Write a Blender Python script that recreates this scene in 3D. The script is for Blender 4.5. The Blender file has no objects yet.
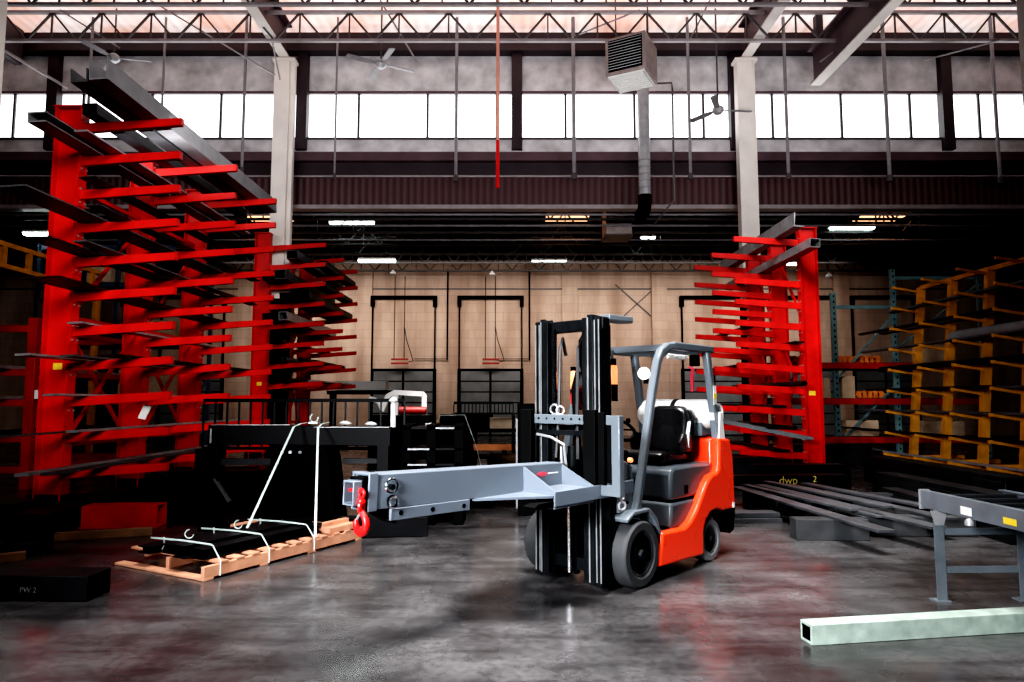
import bpy, bmesh, math, random
from math import radians as R, sin, cos, pi, atan2, sqrt, tan
from mathutils import Vector, Matrix
random.seed(7)
COL = bpy.context.scene.collection
CAM_H = 1.6
SLOPE = R(3.4)

# ------------------------------------------------------------------ materials
def mat(name, col, rough=.5, metal=0., var=.25, scale=6., emis=None, estr=0., bump=0., rvar=.15, spec=.5):
    m = bpy.data.materials.new(name); m.use_nodes = True
    nt = m.node_tree; N = nt.nodes; L = nt.links
    b = N['Principled BSDF']
    tc = N.new('ShaderNodeTexCoord'); no = N.new('ShaderNodeTexNoise')
    no.inputs['Scale'].default_value = scale; no.inputs['Detail'].default_value = 5
    L.new(tc.outputs['Object'], no.inputs['Vector'])
    rp = N.new('ShaderNodeValToRGB')
    rp.color_ramp.elements[0].position = .3; rp.color_ramp.elements[1].position = .7
    lo = [max(0, c*(1-var)) for c in col]; hi = [min(1, c*(1+var*.5)) for c in col]
    rp.color_ramp.elements[0].color = (*lo, 1); rp.color_ramp.elements[1].color = (*hi, 1)
    L.new(no.outputs['Fac'], rp.inputs['Fac']); L.new(rp.outputs['Color'], b.inputs['Base Color'])
    mr = N.new('ShaderNodeMapRange')
    mr.inputs['To Min'].default_value = max(.03, rough-rvar*.5); mr.inputs['To Max'].default_value = min(1, rough+rvar*.5)
    L.new(no.outputs['Fac'], mr.inputs['Value']); L.new(mr.outputs['Result'], b.inputs['Roughness'])
    b.inputs['Metallic'].default_value = metal
    b.inputs['Specular IOR Level'].default_value = spec
    if emis:
        b.inputs['Emission Color'].default_value = (*emis, 1); b.inputs['Emission Strength'].default_value = estr
    if bump:
        bp = N.new('ShaderNodeBump'); bp.inputs['Strength'].default_value = bump; bp.inputs['Distance'].default_value = .01
        L.new(no.outputs['Fac'], bp.inputs['Height']); L.new(bp.outputs['Normal'], b.inputs['Normal'])
    return m

M = {}
M['red'] = mat('red_rack_paint', (.52, .008, .006), .48, 0, .28, 3, spec=.3)
M['dullred'] = mat('dull_red_paint', (.32, .012, .01), .5, 0, .35, 3)
M['orange_red'] = mat('truck_red_paint', (.90, .045, .012), .28, 0, .06, 2)
M['hook_red'] = mat('hook_red_paint', (.78, .012, .012), .3, 0, .1, 8)
M['yellow'] = mat('yellow_rack_paint', (.50, .20, .018), .55, 0, .4, 3)
M['orange'] = mat('orange_paint', (.55, .15, .03), .5, 0, .3, 5)
M['black'] = mat('black_painted_steel', (.005, .005, .006), .5, 0, .3, 5, spec=.14)
M['matte_black'] = mat('matte_black', (.003, .003, .003), .7, 0, .3, 5, spec=.07)
M['mast_black'] = mat('mast_greased_steel', (.007, .008, .009), .38, .15, .4, 8, spec=.22)
M['steel'] = mat('mill_scale_steel', (.055, .058, .064), .5, .15, .45, 3)
M['steel_mid'] = mat('grey_channel_steel', (.17, .17, .18), .5, .1, .3, 3)
M['steel_dark'] = mat('dark_mill_steel', (.014, .015, .017), .5, .3, .5, 3, spec=.35)
M['steel_light'] = mat('bright_steel', (.30, .30, .32), .4, .6, .35, 4)
M['edge'] = mat('worn_and_highlight_edge', (.45, .46, .47), .35, .7, .3, 8)  # worn steel; also paints the edge highlights on the black frame
M['chrome'] = mat('chrome_rod', (.75, .76, .78), .12, 1, .05, 5)
M['boomgrey'] = mat('boom_grey_paint', (.125, .150, .185), .42, 0, .08, 2)
M['truckgrey'] = mat('truck_grey_paint', (.115, .135, .155), .32, .1, .12, 2)
M['hoodgrey'] = mat('truck_hood_plastic', (.055, .066, .075), .30, 0, .12, 3)
M['convgrey'] = mat('conveyor_grey_paint', (.15, .175, .20), .42, .3, .3, 4)
M['rubber'] = mat('tyre_rubber', (.022, .023, .025), .72, 0, .25, 9, bump=.1)
M['rubber_light'] = mat('worn_tyre_rubber', (.15, .15, .155), .75, 0, .25, 9)
M['seat'] = mat('black_vinyl', (.008, .008, .009), .28, 0, .2, 6)
M['white'] = mat('white_paint', (.72, .72, .71), .4, 0, .08, 3)
M['cream'] = mat('cream_column_paint', (.74, .69, .65), .6, 0, .12, 1.5)
M['wood'] = mat('fresh_pine', (.72, .33, .20), .65, 0, .3, 5)
M['oldwood'] = mat('dark_old_timber', (.020, .021, .023), .8, 0, .5, 5)
M['brownwood'] = mat('brown_crate_wood', (.20, .10, .05), .7, 0, .4, 6)
M['pale'] = mat('pale_green_paint', (.36, .45, .39), .5, 0, .35, 9)
M['strap'] = mat('white_strap', (.62, .72, .69), .45, 0, .1, 6)
M['teal'] = mat('teal_rack_paint', (.10, .17, .18), .5, 0, .3, 4)
M['blue'] = mat('navy_rack_paint', (.035, .055, .085), .5, 0, .3, 4)
M['maroon'] = mat('maroon_steel_paint', (.075, .045, .055), .55, 0, .3, 2)
M['maroon_dark'] = mat('dark_maroon_steel', (.028, .018, .024), .55, 0, .3, 2)
M['joist'] = mat('joist_paint', (.06, .052, .055), .5, 0, .2, 4)
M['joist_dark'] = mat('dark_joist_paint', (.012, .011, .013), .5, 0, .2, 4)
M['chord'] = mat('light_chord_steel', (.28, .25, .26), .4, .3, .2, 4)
M['conc'] = mat('stained_concrete', (.50, .49, .51), .85, 0, .45, 1.6)
M['conc_dark'] = mat('dark_concrete', (.10, .095, .10), .85, 0, .4, 1.5)
M['tube_on'] = mat('lit_tube', (.9, 1, .97), .4, 0, 0, 3, (.86, 1, .94), 14)
M['lamp_on'] = mat('lit_lamp_glass', (1, .95, .9), .3, 0, 0, 3, (1, .80, .68), 3.2)
M['amber_on'] = mat('lit_amber_lens', (1, .45, .2), .3, 0, 0, 3, (1, .30, .11), 1.5)
M['sky_on'] = mat('skylight_panel', (1, .62, .4), .5, 0, .1, 2, (1, .52, .28), 2.2)
M['galv'] = mat('galvanised_sheet', (.40, .40, .42), .42, .5, .2, 5)
M['heater'] = mat('heater_sheet', (.30, .24, .23), .5, .2, .25, 4)
M['pipe'] = mat('grey_pipe_paint', (.22, .21, .225), .45, .2, .2, 4)
M['redpipe'] = mat('salmon_pipe_paint', (.62, .26, .20), .5, 0, .25, 2)
M['label_yellow'] = mat('yellow_sticker', (.75, .52, .04), .5, 0, .1, 20)
M['label_white'] = mat('white_sticker', (.75, .75, .74), .5, 0, .1, 20)
M['pink'] = mat('pink_ribbon', (.75, .06, .10), .5, 0, .2, 10)
M['card'] = mat('cardboard', (.40, .28, .19), .8, 0, .2, 6)
M['chalk'] = mat('yellow_chalk', (.95, .75, .18), .8, 0, .2, 30)
M['whitechalk'] = mat('grey_chalk', (.10, .10, .10), .8, 0, .2, 30)
M['glove'] = mat('grey_cable', (.03, .03, .032), .5, 0, .2, 10)

def bare(name):
    m = bpy.data.materials.new(name); m.use_nodes = True
    return m, m.node_tree.nodes, m.node_tree.links, m.node_tree.nodes['Principled BSDF']

def floor_material():
    m, N, L, b = bare('polished_dirty_concrete')
    tc = N.new('ShaderNodeTexCoord')
    def noise(s, d=6, sc=(1,1,1), dist=0):
        mp = N.new('ShaderNodeMapping'); mp.inputs['Scale'].default_value = sc
        n = N.new('ShaderNodeTexNoise'); n.inputs['Scale'].default_value = s; n.inputs['Detail'].default_value = d
        n.inputs['Distortion'].default_value = dist
        L.new(tc.outputs['Object'], mp.inputs['Vector']); L.new(mp.outputs['Vector'], n.inputs['Vector'])
        return n.outputs['Fac']
    def ramp(src, p0, c0, p1, c1):
        r = N.new('ShaderNodeValToRGB'); e = r.color_ramp.elements
        e[0].position = p0; e[0].color = (*c0, 1); e[1].position = p1; e[1].color = (*c1, 1)
        L.new(src, r.inputs['Fac']); return r.outputs['Color']
    def mix(mode, fac, a, bb):
        x = N.new('ShaderNodeMixRGB'); x.blend_type = mode; x.inputs['Fac'].default_value = fac
        L.new(a, x.inputs['Color1']); L.new(bb, x.inputs['Color2']); return x.outputs['Color']
    big = ramp(noise(.55, 5, (1, .7, 1), .2), .36, (.040, .038, .039), .66, (.124, .120, .123))
    mid = ramp(noise(2.2, 9, (1, 1, 1), .3), .38, (.52, .51, .51), .60, (1, 1, 1))
    streak = ramp(noise(2.6, 7, (.3, 1.9, 1), .25), .36, (.38, .37, .37), .58, (1, 1, 1))
    fine = ramp(noise(17, 9), .36, (.55, .55, .55), .58, (1, 1, 1))
    c = mix('MULTIPLY', .9, big, mid); c = mix('MULTIPLY', .65, c, streak); c = mix('MULTIPLY', .7, c, fine)
    L.new(c, b.inputs['Base Color'])
    mr = N.new('ShaderNodeMapRange'); mr.inputs['From Min'].default_value = .3; mr.inputs['From Max'].default_value = .7
    mr.inputs['To Min'].default_value = .14; mr.inputs['To Max'].default_value = .34
    b.inputs['Specular IOR Level'].default_value = .4
    L.new(noise(1.7, 8, (1, 1, 1), .2), mr.inputs['Value']); L.new(mr.outputs['Result'], b.inputs['Roughness'])
    bp = N.new('ShaderNodeBump'); bp.inputs['Strength'].default_value = .03; bp.inputs['Distance'].default_value = .01
    L.new(noise(9, 6), bp.inputs['Height']); L.new(bp.outputs['Normal'], b.inputs['Normal'])
    return m
M['floor'] = floor_material()

def block_wall():
    m, N, L, b = bare('tan_block_wall')
    tc = N.new('ShaderNodeTexCoord')
    mp = N.new('ShaderNodeMapping'); mp.inputs['Rotation'].default_value = (R(90), 0, 0)
    L.new(tc.outputs['Object'], mp.inputs['Vector'])
    br = N.new('ShaderNodeTexBrick'); br.inputs['Scale'].default_value = 1
    br.inputs['Brick Width'].default_value = .8; br.inputs['Row Height'].default_value = .4
    br.inputs['Mortar Size'].default_value = .012
    br.inputs['Color1'].default_value = (.50, .355, .28, 1); br.inputs['Color2'].default_value = (.55, .395, .31, 1)
    br.inputs['Mortar'].default_value = (.42, .295, .245, 1)
    L.new(mp.outputs['Vector'], br.inputs['Vector'])
    mp2 = N.new('ShaderNodeMapping'); mp2.inputs['Scale'].default_value = (1, 1, .18)
    L.new(tc.outputs['Object'], mp2.inputs['Vector'])
    no = N.new('ShaderNodeTexNoise'); no.inputs['Scale'].default_value = 1.3; no.inputs['Detail'].default_value = 6
    L.new(mp2.outputs['Vector'], no.inputs['Vector'])
    rp = N.new('ShaderNodeValToRGB'); rp.color_ramp.elements[0].position = .35; rp.color_ramp.elements[1].position = .62
    rp.color_ramp.elements[0].color = (.62, .56, .52, 1); rp.color_ramp.elements[1].color = (1, 1, 1, 1)
    L.new(no.outputs['Fac'], rp.inputs['Fac'])
    mx = N.new('ShaderNodeMixRGB'); mx.blend_type = 'MULTIPLY'; mx.inputs['Fac'].default_value = .9
    L.new(br.outputs['Color'], mx.inputs['Color1']); L.new(rp.outputs['Color'], mx.inputs['Color2'])
    L.new(mx.outputs['Color'], b.inputs['Base Color']); b.inputs['Roughness'].default_value = .8
    return m
M['block'] = block_wall()

def corrugated(name, col, freq, var=.5):
    m, N, L, b = bare(name)
    tc = N.new('ShaderNodeTexCoord'); w = N.new('ShaderNodeTexWave'); w.bands_direction = 'X'
    w.inputs['Scale'].default_value = freq; w.inputs['Distortion'].default_value = 0
    L.new(tc.outputs['Object'], w.inputs['Vector'])
    rp = N.new('ShaderNodeValToRGB')
    rp.color_ramp.elements[0].color = (*[c*(1-var) for c in col], 1); rp.color_ramp.elements[1].color = (*col, 1)
    L.new(w.outputs['Fac'], rp.inputs['Fac']); L.new(rp.outputs['Color'], b.inputs['Base Color'])
    bp = N.new('ShaderNodeBump'); bp.inputs['Strength'].default_value = .6; bp.inputs['Distance'].default_value = .04
    L.new(w.outputs['Fac'], bp.inputs['Height']); L.new(bp.outputs['Normal'], b.inputs['Normal'])
    b.inputs['Roughness'].default_value = .5
    return m, N, L, b
M['valance'] = corrugated('maroon_corrugated_sheet', (.085, .04, .045), 1.5)[0]
M['bulkhead'] = corrugated('grey_corrugated_sheet', (.10, .085, .095), 1.5)[0]

def deck_material():                       # roof sheeting; its daylit glow is put in as emission
    m, N, L, b = bare('glowing_roof_deck')
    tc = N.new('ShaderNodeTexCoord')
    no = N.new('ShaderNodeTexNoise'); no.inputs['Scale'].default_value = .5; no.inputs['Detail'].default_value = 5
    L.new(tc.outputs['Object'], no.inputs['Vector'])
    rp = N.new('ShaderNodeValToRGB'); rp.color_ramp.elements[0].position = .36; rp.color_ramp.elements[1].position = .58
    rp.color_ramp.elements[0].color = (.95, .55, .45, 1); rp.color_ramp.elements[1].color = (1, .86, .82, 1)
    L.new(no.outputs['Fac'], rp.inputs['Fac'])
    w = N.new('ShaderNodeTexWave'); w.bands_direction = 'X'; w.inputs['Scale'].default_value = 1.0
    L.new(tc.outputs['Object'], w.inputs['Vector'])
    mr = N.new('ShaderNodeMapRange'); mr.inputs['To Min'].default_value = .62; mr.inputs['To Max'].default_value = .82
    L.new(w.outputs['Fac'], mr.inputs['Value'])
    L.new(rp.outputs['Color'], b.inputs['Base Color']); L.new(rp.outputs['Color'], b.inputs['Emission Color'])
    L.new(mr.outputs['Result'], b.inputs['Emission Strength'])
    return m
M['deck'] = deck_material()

def pane_material():                       # over-bright frosted glass with daylight behind
    m, N, L, b = bare('frosted_daylit_glass')
    b.inputs['Base Color'].default_value = (.9, .92, .95, 1); b.inputs['Roughness'].default_value = .4
    b.inputs['Emission Color'].default_value = (.95, .98, 1, 1)
    tc = N.new('ShaderNodeTexCoord'); no = N.new('ShaderNodeTexNoise'); no.inputs['Scale'].default_value = .8
    L.new(tc.outputs['Object'], no.inputs['Vector'])
    mr = N.new('ShaderNodeMapRange'); mr.inputs['To Min'].default_value = 2.2; mr.inputs['To Max'].default_value = 3.4
    L.new(no.outputs['Fac'], mr.inputs['Value']); L.new(mr.outputs['Result'], b.inputs['Emission Strength'])
    return m
M['pane'] = pane_material()
M['doorglass'] = mat('dull_door_panel', (.15, .155, .16), .4, 0, .3, 1.5)

# ------------------------------------------------------------------ mesh helpers
class MB:
    def __init__(s): s.v = []; s.f = []
    def add(s, vs, fs):
        o = len(s.v); s.v += [tuple(v) for v in vs]; s.f += [tuple(i+o for i in f) for f in fs]; return s
    def box(s, x0, x1, y0, y1, z0, z1):
        return s.add([(x0,y0,z0),(x1,y0,z0),(x1,y1,z0),(x0,y1,z0),(x0,y0,z1),(x1,y0,z1),(x1,y1,z1),(x0,y1,z1)],
                     [(0,3,2,1),(4,5,6,7),(0,1,5,4),(1,2,6,5),(2,3,7,6),(3,0,4,7)])
    def frame(s, p0, p1, up=(0,0,1)):
        a = Vector(p0); b = Vector(p1); d = (b-a).normalized(); u = Vector(up)
        if abs(d.dot(u)) > .98: u = Vector((0,1,0)) if abs(d.y) < .9 else Vector((1,0,0))
        r = d.cross(u).normalized(); u = r.cross(d).normalized()
        return a, b, r, u
    def sec(s, poly, p0, p1, up=(0,0,1), poly2=None):       # extrude a section polygon (r,u) along p0->p1
        a, b, r, u = s.frame(p0, p1, up); n = len(poly); q = poly2 or poly
        vs = [a+r*x+u*y for x, y in poly]+[b+r*x+u*y for x, y in q]
        return s.add(vs, [tuple(range(n))[::-1], tuple(range(n, 2*n))]+[(i,(i+1)%n,n+(i+1)%n,n+i) for i in range(n)])
    def beam(s, p0, p1, w, h, up=(0,0,1), w2=None, h2=None):
        P = lambda w, h: [(-w/2,-h/2),(w/2,-h/2),(w/2,h/2),(-w/2,h/2)]
        return s.sec(P(w,h), p0, p1, up, P(w2 or w, h2 or h))
    def hollow(s, p0, p1, w, h, t, up=(0,0,1)):
        a, b, r, u = s.frame(p0, p1, up)
        o = [(-w/2,-h/2),(w/2,-h/2),(w/2,h/2),(-w/2,h/2)]; w -= 2*t; h -= 2*t
        i = [(-w/2,-h/2),(w/2,-h/2),(w/2,h/2),(-w/2,h/2)]
        vs = [c+r*x+u*y for c in (a,b) for L_ in (o,i) for x, y in L_]
        fs = []
        for k in range(4):
            j = (k+1) % 4
            fs += [(k,j,8+j,8+k),(4+k,12+k,12+j,4+j),(k,4+k,4+j,j),(8+k,8+j,12+j,12+k)]
        return s.add(vs, fs)
    def cyl(s, p0, p1, r, n=12, r2=None, caps=True):
        a, b, e, u = s.frame(p0, p1); r2 = r if r2 is None else r2
        vs = [a+e*cos(2*pi*i/n)*r+u*sin(2*pi*i/n)*r for i in range(n)]+[b+e*cos(2*pi*i/n)*r2+u*sin(2*pi*i/n)*r2 for i in range(n)]
        fs = [(i,(i+1)%n,n+(i+1)%n,n+i) for i in range(n)]
        if caps: fs += [tuple(range(n))[::-1], tuple(range(n,2*n))]
        return s.add(vs, fs)
    def tube(s, path, r, n=8, w=None):                       # swept round (or, with w, flat) tube
        P = [Vector(p) for p in path]; m = len(P); vs = []; up = None
        for k in range(m):
            d = (P[min(k+1,m-1)]-P[max(k-1,0)]).normalized()
            if up is None:
                up = Vector((0,0,1)) if abs(d.z) < .9 else Vector((1,0,0))
            e = d.cross(up).normalized(); up = e.cross(d).normalized()
            rr = r[k] if isinstance(r, (list, tuple)) else r
            for i in range(n):
                t = 2*pi*i/n+pi/n
                vs.append(P[k]+e*cos(t)*(w or rr)+up*sin(t)*rr)
        fs = [(k*n+i,k*n+(i+1)%n,(k+1)*n+(i+1)%n,(k+1)*n+i) for k in range(m-1) for i in range(n)]
        fs += [tuple(range(n))[::-1], tuple(range((m-1)*n,m*n))]
        return s.add(vs, fs)
    def prism(s, poly, a0, a1, axis='y'):                    # poly in the plane across the axis
        f = {'y': lambda p, a: (p[0],a,p[1]), 'x': lambda p, a: (a,p[0],p[1]), 'z': lambda p, a: (p[0],p[1],a)}[axis]
        n = len(poly)
        return s.add([f(p,a0) for p in poly]+[f(p,a1) for p in poly],
                     [tuple(range(n)), tuple(range(n,2*n))[::-1]]+[(i,n+i,n+(i+1)%n,(i+1)%n) for i in range(n)])
    def lathe(s, prof, c, axis='y', n=32):                   # prof = (radius, offset along axis)
        vs = []
        for r, t in prof:
            for i in range(n):
                a = 2*pi*i/n; p, q = r*cos(a), r*sin(a)
                vs.append({'y':(c[0]+p,c[1]+t,c[2]+q),'x':(c[0]+t,c[1]+p,c[2]+q),'z':(c[0]+p,c[1]+q,c[2]+t)}[axis])
        fs = [(k*n+i,k*n+(i+1)%n,(k+1)*n+(i+1)%n,(k+1)*n+i) for k in range(len(prof)-1) for i in range(n)]
        if prof[0][0] > 1e-4: fs.append(tuple(range(n))[::-1])
        if prof[-1][0] > 1e-4: fs.append(tuple(range((len(prof)-1)*n, len(prof)*n)))
        return s.add(vs, fs)
    def torus(s, c, R_, r, nrm, n=24, k=8, a0=0, a1=2*pi):
        nrm = Vector(nrm).normalized(); e = nrm.orthogonal().normalized(); u = nrm.cross(e)
        pts = [Vector(c)+e*cos(a0+(a1-a0)*i/n)*R_+u*sin(a0+(a1-a0)*i/n)*R_ for i in range(n+1)]
        return s.tube(pts, r, k)
    def mesh(s, name, smooth=True):
        me = bpy.data.meshes.new(name); me.from_pydata(s.v, [], s.f); me.update()
        bm = bmesh.new(); bm.from_mesh(me)
        bmesh.ops.remove_doubles(bm, verts=bm.verts, dist=1e-6) if False else None
        bmesh.ops.recalc_face_normals(bm, faces=bm.faces); bm.to_mesh(me); bm.free()
        if smooth:
            me.shade_smooth(); me.set_sharp_from_angle(angle=R(38))
        return me

def link(name, me, m=None, parent=None, loc=(0,0,0), rot=(0,0,0), bevel=0):
    if isinstance(me, MB): me = me.mesh(name)
    if m is not None and not me.materials: me.materials.append(M[m])
    o = bpy.data.objects.new(name, me); COL.objects.link(o)
    o.location = loc; o.rotation_euler = rot
    if parent: o.parent = parent
    if bevel:
        b = o.modifiers.new('bevel', 'BEVEL'); b.width = bevel; b.segments = 2; b.limit_method = 'ANGLE'; b.angle_limit = R(40)
    return o
def tag(o, label, cat, group=None, kind=None):
    o['label'] = label; o['category'] = cat
    if group: o['group'] = group
    if kind: o['kind'] = kind
    return o
def thing(name, label, cat, loc=(0,0,0), rz=0, group=None):
    o = bpy.data.objects.new(name, None); COL.objects.link(o); o.empty_display_size = .2
    o.location = loc; o.rotation_euler = (0,0,rz)
    return tag(o, label, cat, group)
def struct(name, me, m, parent=None, loc=(0,0,0), rot=(0,0,0)):
    o = link(name, me, m, parent, loc, rot)
    if not parent: o['kind'] = 'structure'
    return o
def sempty(name):
    o = bpy.data.objects.new(name, None); COL.objects.link(o); o['kind'] = 'structure'; return o
def copy_tree(src, parent=None):
    c = src.copy(); COL.objects.link(c)
    if parent: c.parent = parent
    for ch in list(src.children): copy_tree(ch, c)
    return c
TRIM = [0]
def trim(me, m, label=None, parent=None, loc=(0,0,0)):
    TRIM[0] += 1
    o = struct('trim_%d' % TRIM[0], me, m, parent, loc)
    if label: o['label'] = label
    return o
def writing(name, text, size, m, parent, loc, rot):
    cu = bpy.data.curves.new(name, 'FONT'); cu.body = text; cu.size = size; cu.extrude = .0015
    tmp = bpy.data.objects.new(name+'_tmp', cu); COL.objects.link(tmp)
    bpy.context.view_layer.update()
    me = bpy.data.meshes.new_from_object(tmp.evaluated_get(bpy.context.evaluated_depsgraph_get()))
    bpy.data.objects.remove(tmp); bpy.data.curves.remove(cu)
    me.materials.clear()
    return link(name, me, m, parent, loc, rot)
ORD = ['first','second','third','fourth','fifth','sixth','seventh','eighth','ninth','tenth','eleventh']
# ------------------------------------------------------------------ the hall
WALL_Y = 20.0; BACK_Y = 31.0; SIDE = 24.0
struct('floor', MB().box(-SIDE, SIDE, -6, BACK_Y, -.2, 0), 'floor')
struct('wall_left', MB().box(-SIDE-.2, -SIDE, -6, BACK_Y+.2, 0, 13.2), 'conc_dark')
struct('wall_right', MB().box(SIDE, SIDE+.2, -6, BACK_Y+.2, 0, 13.2), 'conc_dark')
struct('wall_rear', MB().box(-SIDE-.2, SIDE+.2, -6.2, -6, 0, 13.2), 'conc_dark')
struct('ceiling', MB().box(-SIDE-.2, SIDE+.2, -6.2, 16.2, 12.68, 12.8), 'conc_dark')
struct('ceiling_glow_strip', MB().box(-SIDE-.2, SIDE+.2, 16.2, WALL_Y+.4, 12.68, 12.8), 'deck')
struct('ceiling_lower_bay', MB().box(-SIDE, SIDE, WALL_Y+.3, BACK_Y, 8.05, 8.2), 'matte_black')

# clerestory wall above the opening to the lower bay
struct('wall_clerestory', MB().box(-SIDE, SIDE, WALL_Y+.02, WALL_Y+.3, 10.95, 12.15), 'conc')
trim(MB().box(-SIDE, SIDE, WALL_Y-.35, WALL_Y+.3, 12.10, 12.66), 'maroon_dark', 'dark maroon roof girder above the clerestory windows')
trim(MB().box(-SIDE, SIDE, WALL_Y-.03, WALL_Y+.3, 9.0, 9.46), 'conc', 'stained concrete sill strip under the clerestory')
trim(MB().box(-SIDE, SIDE, WALL_Y-.25, WALL_Y+.3, 8.72, 8.99), 'maroon', 'maroon ledge beam under the clerestory sill')
trim(MB().box(-SIDE, SIDE, WALL_Y-.05, WALL_Y+.3, 8.30, 8.76), 'maroon_dark', 'dark recess beam above the corrugated valance')
trim(MB().cyl((-SIDE,WALL_Y-.12,8.28), (SIDE,WALL_Y-.12,8.28), .035), 'chord', 'grey pipe along the top of the corrugated valance')
struct('wall_valance', MB().box(-SIDE, SIDE, WALL_Y-.02, WALL_Y+.25, 7.42, 8.27), 'valance')
trim(MB().box(-SIDE, SIDE, WALL_Y-.10, WALL_Y+.28, 7.30, 7.42), 'chord', 'grey steel lower edge of the corrugated valance')
trim(MB().box(-SIDE, SIDE, WALL_Y-.03, WALL_Y+.2, 10.90, 10.97), 'maroon', 'maroon window head rail')
trim(MB().box(-SIDE, SIDE, WALL_Y-.06, WALL_Y+.2, 9.44, 9.51), 'joist', 'dark window sill rail')
posts = [-20.4, -13.9, -6.35, .15, 6.75, 13.15, 19.7]
for x in posts:
    trim(MB().box(x-.16, x+.16, WALL_Y-.2, WALL_Y+.25, 9.1, 12.15), 'maroon_dark', 'dark maroon steel post between clerestory windows')
edges = [-SIDE]+posts+[SIDE]
wn = 0
grid = [-15.17+2.10*k for k in range(-5, 20)]
for a, b in zip(edges, edges[1:]):
    wn += 1
    w = sempty('window_%d' % wn)
    cuts = [a]+[g for g in grid if a+.35 < g < b-.35]+[b]
    for p, q in zip(cuts, cuts[1:]):
        link('pane', MB().box(p+.02, q-.02, WALL_Y+.08, WALL_Y+.11, 9.5, 10.91), 'pane', w)
    fr = MB()
    for g in cuts[1:-1]: fr.box(g-.035, g+.035, WALL_Y+.02, WALL_Y+.14, 9.5, 10.91)
    link('window_frame', fr.box(a, b, WALL_Y+.04, WALL_Y+.14, 9.5, 9.53), 'joist', w)
# corrugated bulkhead at the upper left
struct('wall_bulkhead', MB().box(-14.9, -14.7, 15.5, WALL_Y-.4, 11.6, 12.67), 'bulkhead')
trim(MB().beam((-14.6,15.2,11.35), (-13.3,19.6,10.9), .06, .06), 'chord', 'pale conduit under the corrugated bulkhead')

# cream columns
def column(x, y, z1):
    m = MB().box(x-.28, x+.16, y-.28, y+.02, 0, z1).box(x+.16, x+.28, y-.16, y+.02, 0, z1).box(x-.34, x+.32, y-.32, y+.06, z1, z1+.08)
    o = trim(m, 'cream', 'tall cream building column')
    if y > 15: link('added_dark_sleeve', MB().box(x-.30, x+.30, y-.30, y+.04, 0, 4.5), 'matte_black', o)  # added dark sleeve so the hidden lower column does not show bright
    return o
column(-6.74, 19.6, 11.6); column(6.93, 19.6, 11.6)
column(-7.22, 8.9, 11.6); column(7.22, 8.9, 11.6)

# roof girders along the hall
def girder(x, y0, y1, z0, z1):
    g = MB().box(x-.05, x+.05, y0, y1, z0+.06, z1).box(x-.22, x+.22, y0, y1, z1, z1+.06)
    g.box(x-.14, x+.14, y0, y1, z0+.02, z0+.06)
    o = trim(g, 'maroon', 'maroon roof girder running along the hall')
    link('bottom_flange', MB().box(x-.145, x+.145, y0, y1, z0-.02, z0+.02), 'cream', o)
girder(-6.74, 3, 19.3, 11.72, 12.6); girder(6.93, 3, 19.3, 11.72, 12.6)
girder(8.85, 9, 19.1, 10.75, 11.75)
for y in (12, 18.8): trim(MB().box(8.75, 8.95, y-.1, y+.1, 11.84, 12.67), 'maroon_dark', 'hanger holding the low girder')

# open web joists
def joist(y, z0, z1, x0, x1, pitch, cm, wm, t=.035, label='open web roof joist'):
    o = trim(MB().box(x0, x1, y-.05, y+.05, z0-.04, z0+.03), cm, label)
    link('top_chord', MB().box(x0, x1, y-.05, y+.05, z1-.04, z1+.04), cm, o)
    w = MB(); n = int((x1-x0)/pitch)
    for i in range(n):
        a = x0+i*pitch
        w.beam((a,y,z0), (a+pitch/2,y,z1), t, t).beam((a+pitch/2,y,z1), (a+pitch,y,z0), t, t)
        w.beam((a+pitch/2,y,z0), (a+pitch/2,y,z1), t*.8, t*.8)
    link('web', w, wm, o)
    return o
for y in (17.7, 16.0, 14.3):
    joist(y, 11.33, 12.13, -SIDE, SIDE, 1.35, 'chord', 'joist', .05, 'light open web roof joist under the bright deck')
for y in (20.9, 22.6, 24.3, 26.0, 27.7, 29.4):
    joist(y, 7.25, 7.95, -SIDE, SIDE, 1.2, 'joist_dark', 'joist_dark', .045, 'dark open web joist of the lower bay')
for y, z in ((20.5, 7.28), (21.6, 7.22), (23.4, 7.18)):
    trim(MB().cyl((-SIDE,y,z), (SIDE,y,z), .04, 8), 'pipe', 'grey service pipe under the lower bay joists')
# skylight panels in the lower bay
for i, (x, y) in enumerate([(1.95, 22.9), (13.0, 22.9), (-8.6, 22.9)]):
    s = sempty('window_%d' % (20+i))
    link('skylight_panel', MB().box(x-.75, x+.75, y-1.1, y+1.1, 8.0, 8.04), 'sky_on', s)

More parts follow.
